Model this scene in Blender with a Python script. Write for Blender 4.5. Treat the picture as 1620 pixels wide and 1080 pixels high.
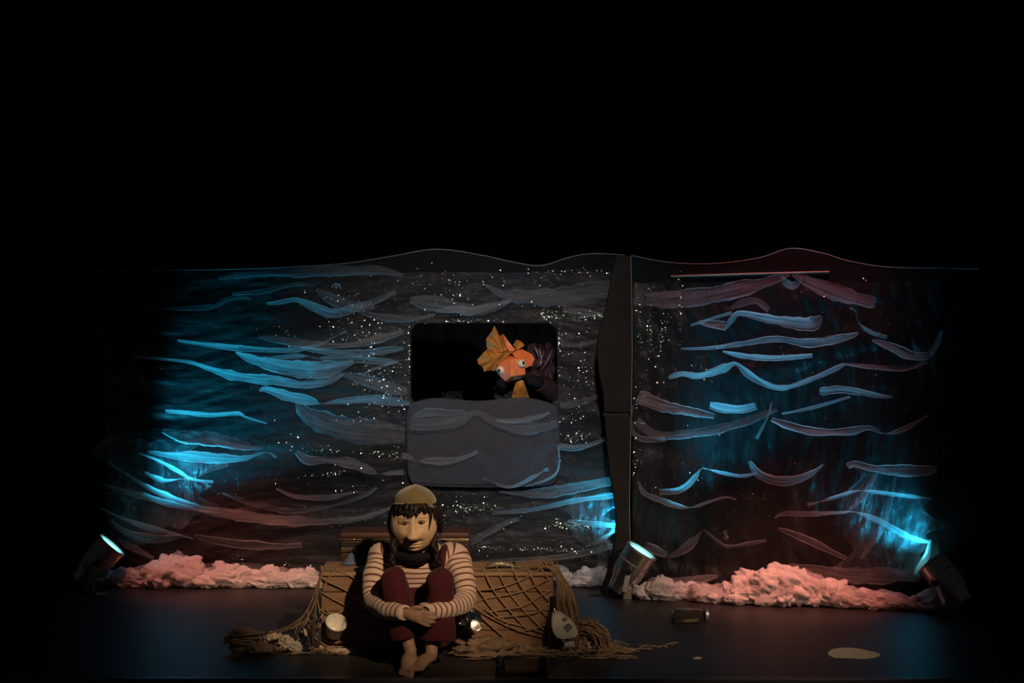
import bpy, bmesh, math, random
from mathutils import Vector, Matrix, noise
R = math.radians
sc = bpy.context.scene
for o in list(bpy.data.objects): bpy.data.objects.remove(o)
COL = sc.collection

# ------------------------------------------------------------------ camera
F = 2592.0; CX, CY = 810.0, 540.0
CAM = Vector((0, -8, 1.8)); TILT = math.atan(78 / F)
cam = bpy.data.cameras.new('camera'); cam_o = bpy.data.objects.new('camera', cam); COL.objects.link(cam_o)
cam.sensor_width = 36; cam.lens = F / 1620 * 36; cam.clip_end = 100
cam_o.location = CAM; cam_o.rotation_euler = (R(90) - TILT, 0, 0); sc.camera = cam_o
# ------------------------------------------------------------------ world + view
w = bpy.data.worlds.new('dark_hall'); sc.world = w; w.use_nodes = True
w.node_tree.nodes['Background'].inputs[0].default_value = (.75, .8, 1, 1)
w.node_tree.nodes['Background'].inputs[1].default_value = .006
vs = sc.view_settings; vs.view_transform = 'Standard'; vs.look = 'None'; vs.gamma = 1; vs.exposure = 0
vs.use_curve_mapping = False
# ------------------------------------------------------------------ pixel helpers (a pixel is a direction; depth from the plane it touches)
CT, ST = math.cos(TILT), math.sin(TILT)
def ray(px, py):
    a = (px - CX) / F; b = -(py - CY) / F
    return Vector((a, CT + b * ST, b * CT - ST))
def P(px, py, y):
    d = ray(px, py); t = (y - CAM.y) / d.y
    return CAM + d * t
def PF(px, py, z=0.0):
    d = ray(px, py); t = (z - CAM.z) / d.z
    return CAM + d * t
class Plane:
    def __init__(s, a, b):
        s.a = Vector((a[0], a[1], 0)); s.b = Vector((b[0], b[1], 0))
        s.t = (s.b - s.a).normalized(); s.n = Vector((s.t.y, -s.t.x, 0))   # normal towards the house
    def hit(s, px, py, off=0.0):
        d = ray(px, py); t = (s.a - CAM).dot(s.n) / d.dot(s.n)
        return CAM + d * t + s.n * off
    def px(s, px, py):
        return ((s.hit(px, py) - CAM).length) / F
    def uv(s, px, py):
        h = s.hit(px, py); return (h - s.a).dot(s.t), h.z
    def at(s, u, z, off=0.0):
        return s.a + s.t * u + Vector((0, 0, z)) + s.n * off
LP = Plane((-2.62, 2.20), (.72, 2.20))
RP = Plane((.722, 1.90), (2.72, 1.47))
# ------------------------------------------------------------------ lights of the rig
def spot(name, loc, to, col, power, angle, blend=.5, size=.1):
    l = bpy.data.lights.new(name, 'SPOT'); l.color = col; l.energy = power
    l.spot_size = R(angle); l.spot_blend = blend; l.shadow_soft_size = size
    o = bpy.data.objects.new(name, l); COL.objects.link(o); o.location = loc
    o.rotation_euler = (Vector(to) - Vector(loc)).to_track_quat('-Z', 'Y').to_euler()
    return o
spot('key_spot', (2.3, -6.2, 4.6), P(668, 862, .1), (1, .70, .46), 1750, 12.4, 1, .12)
spot('front_wash', (.4, -6.5, 4.8), P(770, 650, 2.2), (1, .88, .82), 1080, 19.5, 1, .12)
spot('puppet_spot', (1.1, -4.5, 4.2), P(806, 572, 2.2), (1, .62, .36), 620, 3.9, .6, .06)
spot('pink_spot_right', (2.1, -1.6, 4.8), P(1240, 955, 1.50), (1, .28, .19), 1050, 15, 1, .08)
spot('pink_overhead_right', (1.75, .9, 4.2), P(1245, 440, 1.75), (1, .28, .28), 180, 40, 1, .08)
spot('pink_spot_left', (-1.9, -1.2, 4.8), P(365, 930, 2.0), (1, .31, .22), 720, 15.5, 1, .08)
spot('side_wash', (3.8, -4.5, 4.4), P(1050, 985, 1.0), (1, .72, .52), 600, 20, 1, .12)
CYAN = (.02, .55, .90)

# ------------------------------------------------------------------ materials
MATS = {}
def nodes_of(name):
    m = bpy.data.materials.new(name); m.use_nodes = True
    nt = m.node_tree; nt.nodes.clear()
    return m, nt, nt.nodes, nt.links
def mat(name, col, rough=.6, metal=0, spec=.4, var=.25, scale=14, bump=.0, bscale=60, stretch=(1, 1, 1), sheen=0, emit=None, trans=0, coat=0, sub=0):
    m, nt, N, L = nodes_of(name)
    out = N.new('ShaderNodeOutputMaterial'); b = N.new('ShaderNodeBsdfPrincipled')
    tc = N.new('ShaderNodeTexCoord'); mp = N.new('ShaderNodeMapping'); mp.inputs['Scale'].default_value = stretch
    L.new(tc.outputs['Object'], mp.inputs[0])
    nz = N.new('ShaderNodeTexNoise'); nz.inputs['Scale'].default_value = scale; nz.inputs['Detail'].default_value = 4
    L.new(mp.outputs[0], nz.inputs['Vector'])
    mx = N.new('ShaderNodeMix'); mx.data_type = 'RGBA'
    mx.inputs['A'].default_value = (*[c * (1 - var) for c in col], 1)
    mx.inputs['B'].default_value = (*[min(1, c * (1 + var)) for c in col], 1)
    L.new(nz.outputs['Fac'], mx.inputs['Factor']); L.new(mx.outputs['Result'], b.inputs['Base Color'])
    b.inputs['Roughness'].default_value = rough; b.inputs['Metallic'].default_value = metal
    b.inputs['Specular IOR Level'].default_value = spec
    if sheen: b.inputs['Sheen Weight'].default_value = sheen
    if trans: b.inputs['Transmission Weight'].default_value = trans
    if coat: b.inputs['Coat Weight'].default_value = coat
    if emit:
        b.inputs['Emission Color'].default_value = (*emit[0], 1); b.inputs['Emission Strength'].default_value = emit[1]
    if bump:
        n2 = N.new('ShaderNodeTexNoise'); n2.inputs['Scale'].default_value = bscale; n2.inputs['Detail'].default_value = 3
        L.new(mp.outputs[0], n2.inputs['Vector'])
        bp = N.new('ShaderNodeBump'); bp.inputs['Strength'].default_value = bump; bp.inputs['Distance'].default_value = .01
        L.new(n2.outputs['Fac'], bp.inputs['Height']); L.new(bp.outputs[0], b.inputs['Normal'])
    L.new(b.outputs[0], out.inputs[0]); MATS[name] = m
    return m
def sheer(name, col, lo, hi, scale=(6, 2.2, 1), transl=.45, gloss=0.0, use_uv=True, bump=0):
    """thin see-through cloth: holes of the weave let light pass, threads scatter it"""
    m, nt, N, L = nodes_of(name)
    out = N.new('ShaderNodeOutputMaterial'); tc = N.new('ShaderNodeTexCoord'); mp = N.new('ShaderNodeMapping')
    mp.inputs['Scale'].default_value = scale; L.new(tc.outputs['UV' if use_uv else 'Object'], mp.inputs[0])
    nz = N.new('ShaderNodeTexNoise'); nz.inputs['Scale'].default_value = 1.0; nz.inputs['Detail'].default_value = 5
    nz.inputs['Roughness'].default_value = .65; L.new(mp.outputs[0], nz.inputs['Vector'])
    mr = N.new('ShaderNodeMapRange'); mr.inputs[1].default_value = .3; mr.inputs[2].default_value = .7
    mr.inputs[3].default_value = lo; mr.inputs[4].default_value = hi; L.new(nz.outputs['Fac'], mr.inputs[0])
    d = N.new('ShaderNodeBsdfDiffuse'); d.inputs[0].default_value = (*col, 1)
    t = N.new('ShaderNodeBsdfTranslucent'); t.inputs[0].default_value = (*col, 1)
    m1 = N.new('ShaderNodeMixShader'); m1.inputs[0].default_value = transl; L.new(d.outputs[0], m1.inputs[1]); L.new(t.outputs[0], m1.inputs[2])
    last = m1
    if gloss:
        g = N.new('ShaderNodeBsdfGlossy'); g.inputs['Roughness'].default_value = .3; g.inputs[0].default_value = (.9, .9, .9, 1)
        m3 = N.new('ShaderNodeMixShader'); m3.inputs[0].default_value = gloss; L.new(m1.outputs[0], m3.inputs[1]); L.new(g.outputs[0], m3.inputs[2]); last = m3
        if bump:
            n2 = N.new('ShaderNodeTexNoise'); n2.inputs['Scale'].default_value = 6; n2.inputs['Detail'].default_value = 6; L.new(mp.outputs[0], n2.inputs['Vector'])
            bp = N.new('ShaderNodeBump'); bp.inputs['Strength'].default_value = bump; bp.inputs['Distance'].default_value = .02
            L.new(n2.outputs['Fac'], bp.inputs['Height'])
            L.new(bp.outputs[0], g.inputs['Normal']); L.new(bp.outputs[0], d.inputs['Normal'])
    tr = N.new('ShaderNodeBsdfTransparent'); m2 = N.new('ShaderNodeMixShader')
    L.new(mr.outputs[0], m2.inputs[0]); L.new(tr.outputs[0], m2.inputs[1]); L.new(last.outputs[0], m2.inputs[2])
    L.new(m2.outputs[0], out.inputs[0]); MATS[name] = m
    return m
mat('stage_black', (.034, .029, .028), .45, 0, .4, .5, 3, .12, 25, (1, 14, 1))
mat('curtain', (.014, .014, .016), .9, 0, .1)
mat('board', (.012, .012, .012), .75, 0, .2)
mat('pale_rim', (.32, .3, .29), .6)  # pale colour for the painted rim light on the board tops; also pillar piping
mat('lath', (.42, .3, .22), .6)
mat('pillar_cloth', (.035, .029, .025), .9, 0, .1, .3, 8, .3, 90)
mat('nosing', (.09, .08, .075), .35, 0, .5, .4, 6, .1, 30, (1, 10, 10))
mat('chrome', (.85, .78, .70), .30, 1, .5, .15, 9, .05, 30)
mat('zinc', (.55, .50, .44), .45, .8, .5, .2, 20)
mat('black_metal', (.008, .008, .008), .6, 0, .5, .3)
mat('rubber', (.012, .012, .013), .6)
mat('lens_lit', (.2, .7, .8), .3, emit=((.24, .9, 1), 2.6))
mat('wood', (.28, .16, .085), .62, 0, .3, .45, 5, .35, 18, (1.2, 9, 9))
mat('wood_pale', (.36, .22, .12), .65, 0, .3, .4, 5, .35, 18, (1.2, 9, 9))
mat('cord', (.36, .24, .14), .85, 0, .15, .3, 40, .5, 160)
mat('cord_dark', (.27, .185, .12), .9, 0, .1, .35, 30, .5, 140)
mat('straw', (.44, .32, .19), .85, 0, .15, .3, 30)
mat('tulle_white', (.78, .72, .70), .85, 0, .15, .08, 9, .12, 45, sheen=.4)
mat('paper', (.62, .52, .38), .8, 0, .2, .15, 10, .2, 40)
mat('enamel', (.74, .70, .58), .3, 0, .5, .08, 8)
mat('suitcase', (.085, .034, .024), .5, 0, .4, .35, 9, .2, 60)
mat('dark_leather', (.03, .022, .018), .45, 0, .5, .3)
mat('brass', (.6, .47, .28), .32, 1, .5, .45, 25, .2, 70)
mat('blue_cloth', (.12, .17, .25), .8, 0, .2, .3)
mat('cream_wool', (.60, .44, .33), .9, 0, .1, .1, 60, .25, 220, sheen=.3)
mat('burgundy', (.066, .013, .017), .9, 0, .1, .25, 25, .3, 120, sheen=.06)
mat('skin', (.36, .215, .135), .55, 0, .35, .15, 18, .1, 90)
mat('mask_paint', (.60, .41, .235), .5, 0, .35, .18, 22, .12, 60)
mat('cap_felt', (.17, .135, .05), .95, 0, .1, .25, 40, .6, 150, sheen=.5)
mat('hair', (.010, .006, .005), .5, 0, .35, .4, 40)
mat('scarf', (.012, .011, .012), .9, 0, .1, .3, 30)
mat('eye_dark', (.035, .02, .01), .3, 0, .5)
mat('eye_mask', (.22, .14, .07), .4)
mat('puppet_orange', (.80, .20, .065), .42, 0, .4, .35, 18, .5, 45)
mat('puppet_gold', (.50, .22, .045), .5, 0, .4, .6, 18, .5, 50)
mat('puppet_eye', (.82, .74, .58), .25, 0, .5, .05)
mat('pupil', (.05, .015, .01), .25)
mat('dark_clothes', (.018, .014, .016), .9, 0, .15)
mat('brown_sleeve', (.05, .026, .026), .85)
mat('cellophane', (.30, .22, .26), .15, 0, .8, .2, 20, coat=.5)
mat('violet_foil', (.075, .038, .05), .22, 0, .7, .4, 12, .4, 40)
mat('dark_foil', (.05, .055, .07), .3, 0, .6, .4, 12, .4, 40)
mat('brown_bag', (.075, .055, .045), .4, 0, .5, .4, 15, .3, 40)
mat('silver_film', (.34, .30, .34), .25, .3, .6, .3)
mat('plastic_grey', (.10, .12, .16), .25, 0, .6, .4, 15)
mat('bin_bag', (.012, .016, .028), .25, 0, .6, .4, 20, .4, 40)
mat('tin', (.75, .68, .55), .18, 1, .5, .1)
mat('fish_silver', (.52, .45, .34), .3, .6, .5, .4, 40, .4, 120)
mat('jug_white', (.60, .57, .47), .42, 0, .4, .06)
mat('label_grey', (.17, .16, .14), .6)
mat('brown_glass', (.03, .013, .006), .08, 0, .6)
mat('paper_white', (.62, .55, .42), .75, 0, .2, .08)
mat('flap_mesh', (.105, .105, .125), .85, 0, .2, .45, 90, .5, 200, (1, 1, 1.6))
mat('dirt', (.35, .27, .18), .9)
sheer('tulle_hem', (.88, .82, .85), .35, .85, (1.6, 1.5, 1), .4)
sheer('tulle_strip', (.86, .80, .82), .05, .46, (1.6, 1.5, 1), .4)
sheer('tulle_faint', (.68, .63, .66), .03, .34, (1.6, 1.5, 1), .4)
sheer('tulle_bright', (.90, .86, .90), .10, .58, (1.6, 1.5, 1), .4)
sheer('tulle_veil', (.82, .76, .74), .0, .75, (9, 9, 12), .4, 0, False)
sheer('glitter_net_wide', (.15, .145, .145), .06, .62, (1.3, 1, 5.5), .3, .02, False, .6)
sheer('glitter_net_crinkled', (.085, .09, .092), .05, .62, (6, 6, 1.5), .3, .05, False, .9)
sheer('clear_plastic', (.45, .45, .5), .0, .34, (9, 9, 2.4), .3, .2, False, 1)
# glass jar
m, nt, N, L = nodes_of('jar_glass'); o_ = N.new('ShaderNodeOutputMaterial'); g = N.new('ShaderNodeBsdfGlass')
g.inputs['IOR'].default_value = 1.25; g.inputs['Roughness'].default_value = .03; g.inputs[0].default_value = (.92, .9, .86, 1); L.new(g.outputs[0], o_.inputs[0]); MATS['jar_glass'] = m
# striped jersey: stripes follow a thread coordinate stored on the cloth
m, nt, N, L = nodes_of('striped_jersey'); o_ = N.new('ShaderNodeOutputMaterial'); b = N.new('ShaderNodeBsdfPrincipled')
uv = N.new('ShaderNodeTexCoord'); sp = N.new('ShaderNodeSeparateXYZ'); L.new(uv.outputs['UV'], sp.inputs[0])
nz = N.new('ShaderNodeTexNoise'); nz.inputs['Scale'].default_value = 9; L.new(uv.outputs['Object'], nz.inputs['Vector'])
ad = N.new('ShaderNodeMath'); ad.operation = 'MULTIPLY_ADD'; ad.inputs[1].default_value = .008; L.new(nz.outputs['Fac'], ad.inputs[0]); L.new(sp.outputs[0], ad.inputs[2])
mo = N.new('ShaderNodeMath'); mo.operation = 'MODULO'; mo.inputs[1].default_value = .0305; L.new(ad.outputs[0], mo.inputs[0])
gt = N.new('ShaderNodeMath'); gt.operation = 'GREATER_THAN'; gt.inputs[1].default_value = .0215; L.new(mo.outputs[0], gt.inputs[0])
mx = N.new('ShaderNodeMix'); mx.data_type = 'RGBA'; mx.inputs['A'].default_value = (.64, .46, .35, 1); mx.inputs['B'].default_value = (.15, .045, .025, 1)
L.new(gt.outputs[0], mx.inputs['Factor']); L.new(mx.outputs['Result'], b.inputs['Base Color']); b.inputs['Roughness'].default_value = .9; b.inputs['Sheen Weight'].default_value = .25
L.new(b.outputs[0], o_.inputs[0]); MATS['striped_jersey'] = m
# sequin metal with per-sequin tint
m, nt, N, L = nodes_of('sequin'); o_ = N.new('ShaderNodeOutputMaterial'); b = N.new('ShaderNodeBsdfPrincipled')
at = N.new('ShaderNodeAttribute'); at.attribute_name = 'tint'; L.new(at.outputs['Color'], b.inputs['Base Color']); b.inputs['Metallic'].default_value = 1; b.inputs['Roughness'].default_value = .24
L.new(b.outputs[0], o_.inputs[0]); MATS['sequin'] = m

# ------------------------------------------------------------------ mesh helpers
class MB:
    def __init__(s): s.v = []; s.f = []; s.uv = {}
    def add(s, vs, fs, uvs=None):
        k = len(s.v); s.v += [Vector(v) for v in vs]
        for f in fs: s.f.append(tuple(i + k for i in f))
        if uvs:
            for i, u in enumerate(uvs): s.uv[k + i] = u
        return s
    def box(s, c, d, M=None):
        hx, hy, hz = d[0] / 2, d[1] / 2, d[2] / 2; c = Vector(c)
        vs = [Vector((x, y, z)) for x in (-hx, hx) for y in (-hy, hy) for z in (-hz, hz)]
        vs = [c + (M @ v if M else v) for v in vs]
        return s.add(vs, [(0, 1, 3, 2), (4, 6, 7, 5), (0, 4, 5, 1), (2, 3, 7, 6), (0, 2, 6, 4), (1, 5, 7, 3)])
    def xf(s, M):
        s.v = [M @ v for v in s.v]; return s
def cr(pts, n):
    """Catmull-Rom through points (any dimension), n samples per span"""
    pts = [tuple(p) for p in pts]; out = []
    for i in range(len(pts) - 1):
        p0 = pts[max(i - 1, 0)]; p1 = pts[i]; p2 = pts[i + 1]; p3 = pts[min(i + 2, len(pts) - 1)]
        for k in range(n):
            t = k / n
            out.append(tuple(.5 * (2 * b + (c - a) * t + (2 * a - 5 * b + 4 * c - d) * t * t + (3 * b - a - 3 * c + d) * t ** 3) for a, b, c, d in zip(p0, p1, p2, p3)))
    out.append(pts[-1]); return out
def tube(mb, pts, rad, seg=8, sub=4, cap=True, flat=None, up=None):
    """rad: number or list per control point; flat: (sx, sy) scaling of the section"""
    if not isinstance(rad, (list, tuple)): rad = [rad] * len(pts)
    q = cr([(*p, r) for p, r in zip(pts, rad)], sub) if len(pts) > 2 or sub > 1 else [(*p, r) for p, r in zip(pts, rad)]
    C = [Vector(a[:3]) for a in q]; rr = [max(a[3], 1e-4) for a in q]; n = len(C)
    T = [(C[min(i + 1, n - 1)] - C[max(i - 1, 0)]).normalized() for i in range(n)]
    ref = Vector(up) if up else (Vector((0, 0, 1)) if abs(T[0].z) < .9 else Vector((0, 1, 0)))
    nx = T[0].cross(ref).normalized(); vs = []; uvs = []; s = 0
    fx, fy = flat or (1, 1)
    for i in range(n):
        nx = (nx - T[i] * nx.dot(T[i])).normalized(); ny = T[i].cross(nx)
        if i: s += (C[i] - C[i - 1]).length
        for k in range(seg):
            a = 2 * math.pi * k / seg
            vs.append(C[i] + nx * math.cos(a) * rr[i] * fx + ny * math.sin(a) * rr[i] * fy); uvs.append((s, k / seg))
    fs = []
    for i in range(n - 1):
        for k in range(seg):
            k2 = (k + 1) % seg
            fs.append((i * seg + k, i * seg + k2, (i + 1) * seg + k2, (i + 1) * seg + k))
    if cap:
        fs.append(tuple(range(seg))[::-1]); fs.append(tuple((n - 1) * seg + k for k in range(seg)))
    mb.add(vs, fs, uvs); return mb
def lathe(mb, prof, seg=24, M=None, close=False):
    """profile of (r, z) about z"""
    vs = []; fs = []
    for r, z in prof:
        for k in range(seg):
            a = 2 * math.pi * k / seg; v = Vector((r * math.cos(a), r * math.sin(a), z)); vs.append(M @ v if M else v)
    for i in range(len(prof) - 1):
        for k in range(seg):
            k2 = (k + 1) % seg; fs.append((i * seg + k, i * seg + k2, (i + 1) * seg + k2, (i + 1) * seg + k))
    if prof[0][0] > 1e-4: fs.append(tuple(range(seg))[::-1])
    if prof[-1][0] > 1e-4 and not close: fs.append(tuple((len(prof) - 1) * seg + k for k in range(seg)))
    mb.add(vs, fs); return mb
def blob(mb, c, r, seg=14, ring=9, amp=0, freq=6, seed=0, M=None):
    c = Vector(c); vs = []; fs = []
    for i in range(ring + 1):
        ph = math.pi * i / ring
        for k in range(seg):
            th = 2 * math.pi * k / seg
            v = Vector((math.sin(ph) * math.cos(th), math.sin(ph) * math.sin(th), math.cos(ph)))
            s = 1 + amp * noise.noise(v * freq * .5 + Vector((seed * 3.1, seed, 0))) + amp * .5 * noise.noise(v * freq + Vector((seed, 7, seed)))
            v = Vector((v.x * r[0], v.y * r[1], v.z * r[2])) * s
            vs.append(c + (M @ v if M else v))
    for i in range(ring):
        for k in range(seg):
            k2 = (k + 1) % seg; fs.append((i * seg + k, (i + 1) * seg + k, (i + 1) * seg + k2, i * seg + k2))
    mb.add(vs, fs); return mb
def prism(mb, outline, depth):
    """outline: list of Vectors (front); depth: Vector to the back"""
    n = len(outline); vs = list(outline) + [p + depth for p in outline]
    fs = [tuple(range(n)), tuple(range(2 * n - 1, n - 1, -1))] + [(i, n + i, n + (i + 1) % n, (i + 1) % n) for i in range(n)]
    mb.add(vs, fs); return mb
def mesh_of(name, mb, smooth):
    me = bpy.data.meshes.new(name); me.from_pydata([tuple(v) for v in mb.v], [], mb.f)
    bm = bmesh.new(); bm.from_mesh(me); bmesh.ops.remove_doubles(bm, verts=bm.verts, dist=1e-6) if not mb.uv else None
    if not mb.uv: bmesh.ops.recalc_face_normals(bm, faces=bm.faces)
    bm.to_mesh(me); bm.free()
    if mb.uv:
        ul = me.uv_layers.new(name='UVMap')
        for lp in me.loops: ul.data[lp.index].uv = mb.uv.get(lp.vertex_index, (0, 0))
    if smooth:
        for p in me.polygons: p.use_smooth = True
    me.update(); return me
def tag(o, label=None, cat=None, group=None, kind=None):
    if label: o['label'] = label
    if cat: o['category'] = cat
    if group: o['group'] = group
    if kind: o['kind'] = kind
    return o
def obj(name, mb, m, parent=None, label=None, cat=None, group=None, kind=None, smooth=False, bevel=0, remesh=0, subsurf=0, smooth_it=0, auto=0):
    me = mesh_of(name, mb, smooth) if isinstance(mb, MB) else mb
    o = bpy.data.objects.new(name, me); COL.objects.link(o)
    if m and not me.materials: me.materials.append(MATS[m])
    if bevel:
        md = o.modifiers.new('b', 'BEVEL'); md.width = bevel; md.segments = 2; md.limit_method = 'ANGLE'
    if remesh:
        md = o.modifiers.new('r', 'REMESH'); md.mode = 'VOXEL'; md.voxel_size = remesh; md.use_smooth_shade = True
    if smooth_it:
        md = o.modifiers.new('s', 'SMOOTH'); md.iterations = smooth_it; md.factor = .5
    if subsurf:
        md = o.modifiers.new('u', 'SUBSURF'); md.levels = subsurf; md.render_levels = subsurf
    if parent:
        o.parent = parent; o.matrix_parent_inverse = parent.matrix_world.inverted()
    return tag(o, label, cat, group, kind)
def thing(name, loc, label, cat, group=None):
    o = bpy.data.objects.new(name, None); COL.objects.link(o); o.location = loc
    o.empty_display_size = .05; o.matrix_world = Matrix.Translation(Vector(loc))
    return tag(o, label, cat, group)
def frame(axis, up=(0, 0, 1)):
    z = Vector(axis).normalized(); x = Vector(up).cross(z)
    if x.length < 1e-3: x = Vector((1, 0, 0))
    x.normalize(); y = z.cross(x)
    return Matrix((x, y, z)).transposed().to_4x4()
def TM(loc, axis=(0, 0, 1), up=(0, 1, 0)): return Matrix.Translation(Vector(loc)) @ frame(axis, up)
# ================================================================== SETTING
EDGE_Y = PF(810, 1071).y
mb = MB().box((0, (EDGE_Y + 5) / 2, -.03), (13, 5 - EDGE_Y, .06)); obj('floor', mb, 'stage_black', kind='structure', label='dark painted stage floor with a dull sheen')
mb = MB().box((0, EDGE_Y - .022, -.022), (13, .044, .05)); obj('trim_1', mb, 'nosing', kind='structure', bevel=.006, label='worn nosing along the front edge of the stage')
mb = MB().box((0, EDGE_Y + .03, -.56), (13, .06, 1.0)); obj('wall_front', mb, 'board', kind='structure', label='black front of the stage')
mb = MB(); n = 420; vs = []
for i in range(n + 1):
    x = -6.5 + 13 * i / n; y = 4.2 + .06 * math.sin(x * 21) + .03 * math.sin(x * 8.3 + 1)
    vs += [(x, y, 0), (x, y, 5.5)]
mb.add(vs, [(2 * i, 2 * i + 2, 2 * i + 3, 2 * i + 1) for i in range(n)])
obj('wall_back', mb, 'curtain', kind='structure', smooth=True, label='black pleated curtain at the back of the stage')

# ================================================================== SCREENS
def board_mesh(pl, outline, hole=None, thick=.03):
    """flat board from a pixel outline on the plane, optional rounded hole"""
    bm = bmesh.new(); pts = [pl.hit(*p) for p in outline]
    for p in pts:
        if p.z < .03: p.z = 0.0
    es = []
    def loop(ps):
        v = [bm.verts.new(p) for p in ps]
        return [bm.edges.new((v[i], v[(i + 1) % len(v)])) for i in range(len(v))]
    es += loop(pts)
    if hole: es += loop([pl.hit(*p) for p in hole])
    r = bmesh.ops.triangle_fill(bm, edges=es, use_beauty=True)
    fs = [g for g in bm.faces]
    ex = bmesh.ops.extrude_face_region(bm, geom=fs)
    bmesh.ops.translate(bm, verts=[v for v in ex['geom'] if isinstance(v, bmesh.types.BMVert)], vec=-pl.n * thick)
    bmesh.ops.recalc_face_normals(bm, faces=bm.faces)
    me = bpy.data.meshes.new('board'); bm.to_mesh(me); bm.free(); return me
def rrect(x0, y0, x1, y1, r, n=6):
    out = []
    for cx, cy, a0 in ((x1 - r, y0 + r, -90), (x1 - r, y1 - r, 0), (x0 + r, y1 - r, 90), (x0 + r, y0 + r, 180)):
        for k in range(n + 1):
            a = R(a0 + 90 * k / n); out.append((cx + r * math.cos(a), cy + r * math.sin(a)))
    return out
WAVE_L = cr([(150, 428), (300, 427), (420, 424), (540, 417), (620, 405), (690, 394), (760, 403), (810, 414), (855, 420), (900, 407), (935, 401), (988, 403)], 6)
WAVE_R = cr([(1000, 404), (1060, 415), (1130, 417), (1200, 408), (1250, 393), (1300, 400), (1340, 412), (1400, 422), (1480, 424), (1548, 425)], 6)
WIN = rrect(651, 512, 881, 640, 17)
LS = thing('puppet_screen', LP.at(1.6, 0), 'wide black puppet screen with a window opening, draped in glitter net', 'screen')
obj('board', board_mesh(LP, WAVE_L + [(988, 920), (150, 920)], WIN), 'board', LS)
RS = thing('puppet_screen', RP.at(1.0, 0), 'narrower black puppet screen on the right, without a window', 'screen')
obj('board', board_mesh(RP, WAVE_R + [(1548, 955), (1000, 925)]), 'board', RS)
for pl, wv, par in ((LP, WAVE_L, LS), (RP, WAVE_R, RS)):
    mb = MB(); tube(mb, [pl.hit(x, y, .0) for x, y in wv], .0028, 5, 1); obj('pale_rim', mb, 'pale_rim', par, 'thin pale line standing for the light on the wavy top rim')  # pale tube imitates overhead light catching the board's top rim
    # braces behind, standing on the floor
    for u in (.45, (pl.b - pl.a).length - .25):
        mb = MB(); q = pl.at(u, 0, -.06)
        mb.box(q + Vector((0, 0, .85)), (.05, .05, 1.7)); mb.box(q - pl.n * .3 + Vector((0, 0, .025)), (.05, .6, .05)); obj('brace', mb, 'board', par)
mb = MB()
lath = [RP.hit(1062, 437, .012), RP.hit(1190, 433, .012), RP.hit(1312, 430, .012)]
tube(mb, lath, .006, 4, 2); obj('lath', mb, 'lath', RS, 'thin wooden lath along the top')

def net_sheet(pl, x0, y0, x1, y1, hole, mode, res=.0135):
    u0, z1 = pl.uv(x0, y0); u1, z0 = pl.uv(x1, y1); nu = int((u1 - u0) / res); nz_ = int((z1 - z0) / res)
    mb = MB(); vs = []; keep = {}
    hb = None
    if hole:
        q = [pl.uv(*p) for p in hole]; hb = (min(a for a, _ in q) - .004, max(a for a, _ in q) + .004, min(b for _, b in q), max(b for _, b in q) + .004)
    for j in range(nz_ + 1):
        for i in range(nu + 1):
            u = u0 + (u1 - u0) * i / nu; z = z0 + (z1 - z0) * j / nz_
            e = min(i, nu - i) / nu
            if mode == 'swag':
                sag = z + .10 * math.sin(u * 1.7 + .5) + .05 * math.sin(u * 4.1)
                o = .018 + .035 * abs(noise.noise(Vector((u * .9, sag * 7.5, 3)))) + .012 * noise.noise(Vector((u * 5, sag * 26, 1))) + .005 * noise.noise(Vector((u * 22, sag * 40, 5)))
            else:
                lean = u - .22 * (z - 1) * math.sin(z * 2.2)
                o = .02 + .03 * abs(noise.noise(Vector((lean * 4.5, z * 1.1, 8)))) + .018 * noise.noise(Vector((lean * 16, z * 5, 2))) + .006 * noise.noise(Vector((lean * 45, z * 16, 5)))
                o += .03 * max(0, noise.noise(Vector((u * 1.1, (z + .1 * math.sin(u * 3)) * 6, 4))))
            zz = z + (.012 * noise.noise(Vector((u * 6, 0, 9))) if j in (0, nz_) else 0)
            uu = u + (.02 * noise.noise(Vector((0, z * 5, 2))) if i in (0, nu) else 0)
            vs.append(pl.at(uu, max(zz, .02), max(o, .006)))
    fs = []
    for j in range(nz_):
        for i in range(nu):
            u = u0 + (u1 - u0) * (i + .5) / nu; z = z0 + (z1 - z0) * (j + .5) / nz_
            if hb:
                du = max(hb[0] + .065 - u, u - hb[1] + .065, 0); dz = max(hb[2] + .065 - z, z - hb[3] + .065, 0)
                if du * du + dz * dz < .065 ** 2: continue
            a = j * (nu + 1) + i; fs.append((a, a + 1, a + nu + 2, a + nu + 1))
    return mb.add(vs, fs)
obj('glitter_net', net_sheet(LP, 168, 431, 964, 915, WIN, 'swag'), 'glitter_net_wide', LS, 'dark glittering net hung in sagging folds', smooth=True)
obj('glitter_net', net_sheet(RP, 1004, 446, 1482, 938, None, 'crinkle'), 'glitter_net_crinkled', RS, 'dark crinkled glittering net', smooth=True)

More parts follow.
